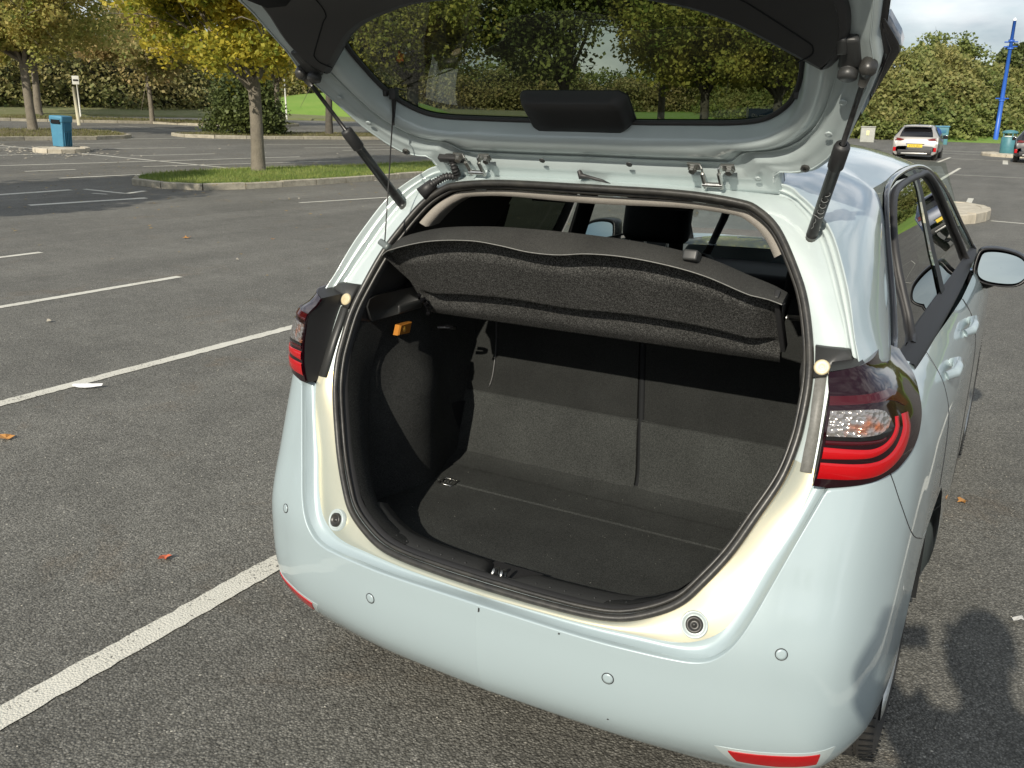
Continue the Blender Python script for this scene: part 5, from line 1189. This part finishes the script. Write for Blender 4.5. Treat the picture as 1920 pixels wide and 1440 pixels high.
# hedges and woods
def hedge(path, h, depth, n, size, mt, name, seed, zoff=0., hvar=.35, kind='stuff'):
    rs = np.random.default_rng(seed); P = resample(path, 400); L = np.cumsum(np.r_[0, np.linalg.norm(np.diff(P, axis=0), axis=1)]); k = rs.integers(0, 400, n); p = P[k]
    T = np.gradient(P, axis=0); T /= np.linalg.norm(T, axis=1)[:, None]; Nn = np.stack([-T[:, 1], T[:, 0]], 1)[k]
    s = L[k]; top_ = h*(1+hvar*(.5*np.sin(s*.31+seed)+.3*np.sin(s*.83+2*seed)+.25*np.sin(s*1.9+seed)+.12*np.sin(s*4.3)))
    t = rs.uniform(0, 1, n)**.8; bulge = .5*np.sin(s*.9+3*t*4)+.35*np.sin(s*2.3+t*9)+.25*np.sin(s*5.1+t*15)
    d = rs.uniform(0, 1, n)**1.5*1.6+bulge*.9+t**2*depth
    q_ = p+Nn*d[:, None]+T[k]*rs.normal(size=n)[:, None]*.6
    z = np.array([gz(a, b) for a, b in q_])+zoff+t*top_+rs.normal(size=n)*.12
    return obj(name, leaves_mesh(name, np.column_stack([q_, np.maximum(z, .05)]), size, mt), None, kind=kind)
# backing masses keep the sky out between the leaves
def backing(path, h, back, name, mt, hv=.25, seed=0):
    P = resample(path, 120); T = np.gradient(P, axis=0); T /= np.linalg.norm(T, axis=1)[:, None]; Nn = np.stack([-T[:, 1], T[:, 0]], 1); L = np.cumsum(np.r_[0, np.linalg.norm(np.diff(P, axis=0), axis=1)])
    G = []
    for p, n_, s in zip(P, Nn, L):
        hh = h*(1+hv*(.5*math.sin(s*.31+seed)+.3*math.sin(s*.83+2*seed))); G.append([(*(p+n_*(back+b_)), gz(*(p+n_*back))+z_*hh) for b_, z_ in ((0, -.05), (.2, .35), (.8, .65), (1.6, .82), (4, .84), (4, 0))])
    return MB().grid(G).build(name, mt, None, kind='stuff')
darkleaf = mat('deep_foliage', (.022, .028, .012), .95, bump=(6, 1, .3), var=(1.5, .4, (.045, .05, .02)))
lh = [(-75, -5), (-66, 8), (-60, 20), (-54.5, 29), (-54, 37), (-52, 44), (-51.5, 50), (-49, 60), (-46, 72), (-38, 90), (-28, 110), (-20, 125)]
lh = [(a, b) for a, b in lh][::-1][::-1]
hedge(lh, 4.4, 2.5, 80000, .14, L_russet, 'left_hedge', 4)
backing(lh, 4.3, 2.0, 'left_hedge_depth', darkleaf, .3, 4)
lh2 = [(a-6, b+5) for a, b in lh]
hedge(lh2, 5.6, 3, 50000, .22, L_mid, 'far_wood', 9, hvar=.22)
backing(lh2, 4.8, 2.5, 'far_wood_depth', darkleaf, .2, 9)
rhp = [(-34, 100), (-24, 84), (-14, 75), (-7, 79.5), (0, 91), (10, 103), (25, 108), (60, 106), (85, 80)]
hedge(rhp, 6.4, 5, 150000, .17, L_hedge, 'right_bank_scrub', 6, zoff=.2, hvar=.16)
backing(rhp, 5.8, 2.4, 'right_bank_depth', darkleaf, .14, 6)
hedge([(-34, 98.5), (-24, 82.5), (-14, 73.5), (-7, 78), (0, 89.5), (10, 101), (25, 106), (60, 104)], 2.0, 1, 26000, .17, L_mid, 'low_bramble', 12, hvar=.4)
tree(-8.5, 93, 9.2, 3.5, 3.6, 'ash_tree', 'thin feathery tree rising above the scrub bank behind the parked hatchback', 9000, .16, L_mid, tr=.15, seed=41, squash=.8)
tree(-2.3, 97, 8.8, 3.5, 3.0, 'ash_tree', 'dark sparse treetop above the scrub bank left of the blue pole', 7000, .18, L_dk, tr=.15, seed=42)
tree(3.5, 104, 9.6, 3.5, 3.6, 'ash_tree', 'sparse treetop above the scrub bank right of the blue pole', 7000, .18, L_mid, tr=.15, seed=43)
# wood behind the photographer, seen only in reflections
bw = [(70, -50), (40, -58), (10, -52), (-20, -60), (-50, -48), (-80, -30)]
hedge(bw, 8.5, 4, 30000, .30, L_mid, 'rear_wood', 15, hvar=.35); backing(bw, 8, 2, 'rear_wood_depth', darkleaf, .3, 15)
# tree out of frame on the left whose shade falls on the asphalt
tree(-14.6, .4, 7.6, 2.6, 2.7, 'maple_tree', 'maple just outside the left edge shading the asphalt', 24000, .10, L_yel2, tr=.2, seed=51)
# ================================================================= STREET FURNITURE
blue = mat('blue_bin_plastic', (.05, .19, .30), .5, bump=(300, .1, .001), var=(5, .5, (.07, .24, .35)))
blue_d = mat('blue_bin_side', (.02, .13, .22), .5)
teal = mat('teal_bin', (.05, .17, .205), .5, var=(5, .4, (.07, .21, .24)))
def litter_bin(x, y, rz, label, h=1.17):
    r_ = empty('litter_bin', (x, y, gz(x, y)+.12), rz, label=label, category='litter bin'); r_.rotation_euler[1] = R(3); s = h/1.17
    m = MB().box((0, 0, .50*s), (.26*s, .27*s, .48*s), .03); 
    for v in range(len(m.V)):
        X, Y, Z = m.V[v]; k = .88+.12*Z/(.98*s); m.V[v] = (X*k, Y*k, Z)
    m.build('bin_body', blue, r_)
    for k in range(-2, 3): MB().box((.262*s, k*.085*s, .30*s), (.012, .022*s, .24*s), .008).build('moulded_rib', blue_d, r_)
    MB().box((.264*s, 0, .72*s), (.008, .18*s, .15*s), .006).build('side_panel', blue_d, r_)
    m = MB().box((0, 0, 1.0*s), (.285*s, .295*s, .12*s), .05); hd = m.build('bin_hood', blue, r_)
    MB().box((0, -.285*s, .93*s), (.19*s, .02, .095*s), .01).build('bin_opening', void, r_)
    MB().box((0, -.30*s, 1.0*s), (.21*s, .012, .02*s), .006).build('opening_lip', blue, r_)
    return r_
litter_bin(-24.75, 16.0, R(16), 'blue litter bin with ribbed side on a stone plinth at the left', .95)
def round_bin(x, y, label, z=.15, sc=1.):
    r_ = empty('litter_bin', (x, y, z), 0, label=label, category='litter bin'); r_.scale = (sc, sc, sc)
    MB().lathe([(.0, 0), (.36, .0), (.38, .02), (.38, .92), (.36, .94), (.0, .93)], (0, 0, 0), 28).build('bin_body', teal, r_)
    for a in (.5, 2.1, 3.7, 5.2): MB().box((.33*math.cos(a), .33*math.sin(a), 1.05), (.03, .03, .14), .01).build('bin_post', teal, r_)
    MB().lathe([(.38, 1.14), (.40, 1.17), (.36, 1.25), (.18, 1.31), (.001, 1.32)], (0, 0, 0), 28).build('bin_hood', teal, r_)
    MB().lathe([(.001, .90), (.30, .95), (.31, 1.0), (.15, 1.02), (.001, 1.02)], (0, 0, 0), 16).build('bin_bag', mat('bin_bag', (.6, .65, .62), .4), r_); return r_
round_bin(-.95, 55.4, 'round teal litter bin on a plinth near the right edge', .15, 1.0)
r_ = empty('waste_container', (-5.9, 71.0, .05), R(8), label='square blue-green container behind the parked pale hatchback', category='container')
MB().box((0, 0, .75), (.56, .5, .75), .04).build('container_body', teal, r_); MB().box((0, 0, 1.52), (.60, .55, .05), .04).build('container_lid', blue, r_); MB().box((0, -.51, 1.2), (.4, .02, .12), .01).build('container_slot', blue_d, r_)
cabm = mat('grey_cabinet', (.38, .39, .36), .6, var=(4, .4, (.30, .31, .28)))
r_ = empty('utility_cabinet', (-10.1, 67.2, .0), R(12), label='grey utility cabinet on the verge left of the parked pale hatchback', category='cabinet')
MB().box((0, 0, .72), (.46, .25, .72), .02).build('cabinet_body', cabm, r_); MB().box((0, -.01, 1.46), (.49, .29, .03), .01).build('cabinet_roof', cabm, r_)
MB().box((-.225, -.256, .70), (.21, .012, .62), .006).build('cabinet_door', cabm, r_); MB().box((.225, -.256, .70), (.21, .012, .62), .006).build('cabinet_door', cabm, r_); MB().box((0, -.275, 1.05), (.10, .006, .16), .004).build('notice', mat('notice_yellow', (.65, .6, .35), .6), r_)
bluep = mat('blue_pole_paint', (.03, .12, .50), .4)
r_ = empty('lamp_post', (-2.9, 83.8, 0), 0, label='tall bright blue lamp post at the right edge', category='lamp post')
MB().tube([(0, 0, 0), (0, 0, 3), (0, 0, 9.6)], [.19, .17, .12], 14).build('post', bluep, r_)
MB().lathe([(.14, 0), (.16, .1), (.01, .25)], (0, 0, 9.6), 14).build('post_cap', mat('pale_cap', (.7, .75, .8), .4), r_)
for z in (7.7, 8.05, 3.8): MB().tube([(-.48, 0, z), (.48, 0, z)], .05, 8).build('cross_bar', bluep, r_)
for z in (7.6, 8.15, 3.7): MB().tube([(0, 0, z-.08), (0, 0, z+.08)], .23, 14).build('collar', bluep, r_)
postm = mat('white_post', (.62, .62, .56), .6)
r_ = empty('sign_post', (-44.7, 31.0, gz(-44.7, 31)), label='white sign post with small plate left of the olive maple', category='sign')
MB().tube([(0, 0, 0), (-.02, 0, 2.2)], .04, 8).build('post', postm, r_); MB().box((-.03, -.05, 2.05), (.17, .02, .22), .01, Matrix.Rotation(R(50), 3, 'Z')).build('sign_plate', postm, r_)
MB().box((-.02+.02, -.08, 2.05), (.12, .006, .04), .002, Matrix.Rotation(R(50), 3, 'Z')).build('dark_band', blk, r_)
r_ = empty('bollard_post', (-39.3, 27.0, gz(-39.3, 27.0)), label='plain pale post standing right behind the blue litter bin', category='post'); MB().tube([(0, 0, 0), (-.10, 0, 1.75)], .08, 10).build('post', mat('weathered_post', (.45, .42, .30), .8), r_)
r_ = empty('sign_post', (-43.0, 45.0, gz(-43, 45)), label='thin white sign post behind the evergreen shrub', category='sign'); MB().tube([(0, 0, 0), (-.05, 0, 3.1)], .05, 8).build('post', postm, r_); MB().box((-.06, -.03, 2.95), (.14, .015, .2), .01, Matrix.Rotation(R(45), 3, 'Z')).build('sign_plate', postm, r_)
# notice board seen through the tailgate glass
r_ = empty('notice_board', (-12.0, 47.0, gz(-12, 47)), R(14), label='dark blue notice board with white lettering seen through the tailgate window', category='sign')
MB().box((0, 0, 1.35), (.80, .03, .62), .01).build('board', mat('navy_board', (.02, .07, .14), .5), r_)
for s in (-1, 1): MB().tube([(s*.86, 0, 0), (s*.86, 0, 2.05)], .045, 8).build('board_post', postm, r_)
def text(body, size, loc, rot, mt, parent, name='lettering', ext=.004, align='CENTER'):
    cu = bpy.data.curves.new(name, 'FONT'); cu.body = body; cu.size = size; cu.extrude = ext; cu.align_x = align; cu.materials.append(mt); cu.resolution_u = 2
    o = bpy.data.objects.new(name, cu); COL.objects.link(o); bpy.context.view_layer.update(); me = bpy.data.meshes.new_from_object(o); bpy.data.objects.remove(o); me.name = name
    o = obj(name, me, parent); o.location = loc; o.rotation_euler = rot; return o
text('Do you need\nassistance?', .24, (0, -.045, 1.55), (R(90), 0, 0), mat('white_letters', (.8, .8, .8), .5), r_)
# ================================================================= DISTANT CARS
def car_body(stations, W_, name, mt, root):
    """stations: (y, z_bottom, z_shoulder, z_top, w_shoulder, w_top)"""
    G = []
    for (y, zb, zs, zt, ws, wt) in stations:
        row = []
        for (x, z) in ((0, zb), (ws*.85, zb), (ws*.97, zb+.10), (ws, (zb+zs)/2+.05), (ws*.985, zs), (ws*.95, zs+.03), ((ws*.95+wt)/2, (zs+zt)/2), (wt, zt-.06), (wt*.86, zt-.015), (wt*.5, zt), (0, zt+.005)): row.append((x*W_, y, z))
        G.append(row)
    m = MB().grid(G, flip=True); m.mirror(); return m.build(name, mt, root, angle=55)
def parked(loc, rz, mt, label, sc=1., plate='KX72 JRO', dark=False):
    r_ = empty('parked_car', loc, rz, label=label, category='car'); r_.scale = (sc, sc, sc)
    st_ = [(0, .38, .62, .66, .80, .78), (.02, .30, .80, .84, .88, .80), (.08, .28, .98, 1.02, .90, .74), (.30, .28, 1.04, 1.34, .90, .64), (.55, .30, 1.03, 1.50, .90, .60), (.9, .32, 1.02, 1.535, .90, .60), (1.7, .30, 1.0, 1.54, .90, .60), (2.3, .30, .98, 1.46, .90, .60), (2.9, .30, .96, 1.12, .90, .68), (3.2, .30, .94, 1.0, .89, .72), (3.9, .32, .84, .88, .84, .70), (4.15, .40, .66, .70, .70, .6)]
    car_body(st_, 1.0, 'body', mt, r_)
    G = [[(x*w_, y_-.012*(1-x*x)*1.5, z_) for x in np.linspace(-1, 1, 11)] for (w_, y_, z_) in ((.66, .085, 1.04), (.63, .17, 1.18), (.58, .28, 1.33), (.50, .36, 1.41))]
    MB().grid(G, flip=True).build('rear_window', gblk, r_)
    m = MB().box((0, .30, 1.475), (.56, .17, .02), .015); m.build('roof_spoiler', mt, r_)
    for s in (-1, 1):
        m = MB().grid([[(s*.885, .6, 1.06), (s*.70, .72, 1.40)], [(s*.90, 1.6, 1.04), (s*.665, 1.6, 1.46)], [(s*.89, 2.7, 1.02), (s*.73, 2.35, 1.38)]], flip=s > 0); m.build('side_window', gblk, r_)
        P = [(s*.44, -.006, .935), (s*.66, .012, .985), (s*.86, .10, .99), (s*.89, .22, .97), (s*.84, .04, .90), (s*.60, -.015, .885)]
        c_ = np.mean(P, axis=0); MB().add(P+[tuple(c_+[0, -.02, 0])], [(k, (k+1) % 6, 6) for k in range(6)]).build('tail_light', mat('dark_red_lamp', (.16, .02, .02), .15, coat=1) if 'dark_red_lamp' not in bpy.data.materials else bpy.data.materials['dark_red_lamp'], r_)
        MB().box((s*.80, .012, .52), (.055, .02, .085), .01).build('rear_reflector', lens_red, r_)
        w = empty('wheel', (0, 0, 0)); w.parent = r_
        for y in (.68, 3.25):
            ty = MB().lathe([(.20, -.1), (.31, -.1), (.335, -.06), (.335, .06), (.31, .1), (.20, .1)], (s*.78, y, .335), 26, rot=Matrix.Rotation(R(90), 3, 'Y')).build('tyre', tyre, w); MB().lathe([(.001, .09*s), (.20, .085*s)], (s*.78, y, .335), 20, rot=Matrix.Rotation(R(90), 3, 'Y')).build('rim', metal, w)
        m = MB().box((s*1.0, 2.35, 1.03), (.10, .06, .08), .03); m.build('door_mirror', gblk, r_)
        G = [[(s*.903, .68+.39*math.cos(a)*k, .335+.39*math.sin(a)*k) for k in (.80, 1.05)] for a in np.linspace(-.1, math.pi+.1, 14)]; MB().grid(G).build('wheel_arch_trim', blk, r_)
    MB().box((0, .0, .41), (.68, .07, .10), .04).build('lower_valance', blk, r_); MB().box((0, -.072, .35), (.52, .012, .03), .01).build('diffuser', metal, r_)
    m = MB().lathe([(.04, 0), (.05, -.03), (.035, -.03), (.03, .02)], (.42, -.08, .37), 14, rot=Matrix.Rotation(R(90), 3, 'X')); m.build('exhaust_tip', chrome, r_)
    py = mat('number_plate', (.75, .55, .04), .5) if 'number_plate' not in bpy.data.materials else bpy.data.materials['number_plate']
    pl2 = MB().box((0, -.022, .665), (.30, .012, .062), .006).build('number_plate', py, r_)
    if plate: text(plate, .105, (0, -.036, .63), (R(90), 0, 0), blk, r_, 'plate_lettering', .002)
    MB().box((0, -.018, .745), (.36, .012, .012), .004).build('plate_surround', blk, r_)
    MB().tube([(0, .75, 1.54), (0, .85, 1.60), (0, .95, 1.61)], [.02, .016, .008], 8).build('roof_aerial', blk, r_)
    return r_
pale = mat('pale_beige_car_paint', (.32, .31, .30), .35, .1, .8)
darkp = mat('black_car_paint', (.012, .013, .016), .3, .1, 1.0); navy = mat('navy_car_paint', (.02, .035, .08), .3, .1, 1.0)
parked((-4.35, 44.6, 0), R(1.5), pale, 'pale beige crossover with yellow number plate parked beyond the car roof', 1.07)
parked((.50, 47.9, 0), R(0), darkp, 'black car cut off by the right edge of the photo', 1.05, '')
parked((4.6, 36, 0), R(2), navy, 'navy car parked beyond the right edge, reflected in the side windows', 1., '')

# ================================================================= PHOTOGRAPHER (stands behind the camera; throws the shadow at lower right)
def person():
    PX = 1.26; B0 = Vector((PX, -2.16, 0)); rt_ = empty('person', (1.36, -1.99, 0), label='person in dark coat and jeans standing behind the car, raising a phone in both hands', category='person')
    def skin(name, nodes, mt, parent, lv=2):
        V = []; E = []; Rr = []
        for p, r, par in nodes:
            V.append(Vector(p)-B0); Rr.append(r if hasattr(r, '__len__') else (r, r))
            if par is not None: E.append((par, len(V)-1))
        me = bpy.data.meshes.new(name); me.from_pydata([tuple(v) for v in V], E, []); me.materials.append(mt); o = obj(name, me, parent); md = o.modifiers.new('skin', 'SKIN'); md.use_smooth_shade = True
        for i, r in enumerate(Rr): me.skin_vertices[0].data[i].radius = r
        for i in range(len(Rr)): me.skin_vertices[0].data[i].use_root = (i == 0)
        sb_ = o.modifiers.new('sub', 'SUBSURF'); sb_.levels = lv; sb_.render_levels = lv; return o
    skin_m = mat('skin', (.50, .30, .22), .5); coat = mat('dark_coat', (.03, .035, .045), .8); jeans = mat('jeans', (.04, .06, .11), .85); hair = mat('brown_hair', (.05, .03, .02), .7); shoe = mat('shoe', (.02, .02, .02), .5)
    H = {-1: (.905, -1.90, 1.52), 1: (1.09, -1.865, 1.53)}; rt_.scale = (1.0, 1.0, 1.055); N_ = []
    def ad(p, r, par=None): N_.append((p, r, par)); return len(N_)-1
    pel = ad((PX, -2.16, .95), (.16, .12)); ab = ad((PX, -2.16, 1.10), (.15, .115), pel); ch = ad((PX-.01, -2.15, 1.28), (.18, .125), ab); nk0 = ad((PX-.02, -2.14, 1.42), (.12, .085), ch); nk = ad((PX-.04, -2.11, 1.50), .055, nk0); h0 = ad((PX-.05, -2.07, 1.575), (.070, .085), nk); h1 = ad((PX-.05, -2.065, 1.66), (.078, .095), h0); ad((PX-.05, -2.07, 1.735), (.052, .065), h1)
    for s in (-1, 1):
        h = H[s]; sh_ = ad((PX-.02+s*.19, -2.14, 1.385), .066, nk0); el_ = ad((PX-.02+s*.24, -1.99, 1.24) if s > 0 else (PX-.22, -1.98, 1.26), .046, sh_); wr = ad((h[0]+s*.035, h[1]-.05, h[2]-.08), (.026, .030), el_); pm = ad((h[0]+s*.012, h[1]-.015, h[2]-.015), (.016, .040), wr)
        for k, (dx, dz, r) in enumerate(((0, .050, .0085), (.0, .030, .009), (.0, .008, .009), (0, -.014, .008))):
            k1 = ad((h[0]+s*(.010), h[1]+.022, h[2]+dz-.004*k), r, pm); k2 = ad((h[0]-s*.006, h[1]+.034, h[2]+dz+.002), r*.9, k1); ad((h[0]-s*.022, h[1]+.030, h[2]+dz+.004), r*.8, k2)
        th_ = ad((h[0]-s*.004, h[1]-.034, h[2]+.0), .011, pm); ad((h[0]-s*.026, h[1]-.026, h[2]+.014), .009, th_)
        hp_ = ad((PX+s*.10, -2.16, .88), (.10, .105), pel); kn_ = ad((PX+s*.115, -2.13, .50), (.062, .065), hp_); an = ad((PX+s*.12, -2.17, .09), (.042, .045), kn_); ad((PX+s*.14, -2.03, .045), (.045, .035), an)
    body_ = skin('body', N_, skin_m, rt_)
    Cn = [((PX, -2.16, .84), (.245, .175), None), ((PX, -2.16, 1.0), (.23, .165), 0), ((PX, -2.16, 1.14), (.225, .155), 1), ((PX-.01, -2.15, 1.30), (.235, .16), 2), ((PX-.02, -2.14, 1.43), (.14, .10), 3)]
    for s in (-1, 1):
        h = H[s]; b = len(Cn); Cn += [((PX-.02+s*.20, -2.14, 1.385), .088, 4), ((PX-.02+s*.24, -1.99, 1.24) if s > 0 else (PX-.22, -1.98, 1.26), .066, b), ((h[0]+s*.033, h[1]-.055, h[2]-.09), .044, b+1)]
    skin('coat', Cn, coat, rt_)
    Jn = [((PX, -2.16, .93), (.165, .13), None)]
    for s in (-1, 1): b = len(Jn); Jn += [((PX+s*.10, -2.16, .86), (.108, .115), 0), ((PX+s*.115, -2.13, .50), .075, b), ((PX+s*.12, -2.165, .12), .06, b+1)]
    skin('jeans', Jn, jeans, rt_)
    for s in (-1, 1): MB().box((PX+s*.135-PX, -2.06+2.16, .05), (.05, .14, .048), .03).build('shoe', shoe, rt_)
    hc = Vector((PX-.05, -2.085, 1.69))-B0; m = MB(); G = []
    for i in range(12):
        a = math.pi*i/11; G.append([(hc.x+.093*math.sin(a)*math.cos(b), hc.y+.106*math.sin(a)*math.sin(b)-.012, hc.z+.105*math.cos(a) if math.cos(a) > -.2 or math.sin(b) < .2 else hc.z+.02) for b in np.linspace(0, 2*math.pi, 20)[:-1]])
    m.grid(G, cv=True); m.build('hair', hair, rt_)
    fc = Vector((PX-.05, -1.975, 1.63))-B0
    for s in (-1, 1):
        MB().lathe([(.001, -.012), (.009, -.008), (.012, 0), (.009, .008), (.001, .012)], (fc.x+s*.032, fc.y-.008, fc.z+.025), 12).build('eye', mat('eye_white', (.7, .7, .7), .2) if 'eye_white' not in bpy.data.materials else bpy.data.materials['eye_white'], rt_)
        MB().box((fc.x+s*.083, fc.y-.09, fc.z+.005), (.008, .018, .030), .007).build('ear', skin_m, rt_)
    MB().box((fc.x, fc.y+.012, fc.z), (.012, .020, .024), .010).build('nose', skin_m, rt_)
    MB().box((fc.x, fc.y-.004, fc.z-.045), (.024, .008, .007), .005).build('mouth', mat('lips', (.40, .14, .12), .5), rt_)
person()
pc = CAM-fwd*.016+r2*.055-u2*.012; rotp = Matrix((r2, u2, -fwd)).transposed()
ph = MB().box(tuple(pc), (.080, .038, .0042), .004, rotp).build('phone', gblk, None, label='black phone held up sideways behind the open boot', category='phone')
MB().box(tuple(pc-fwd*.0045), (.076, .034, .0004), .0003, rotp).build('screen', void, ph)
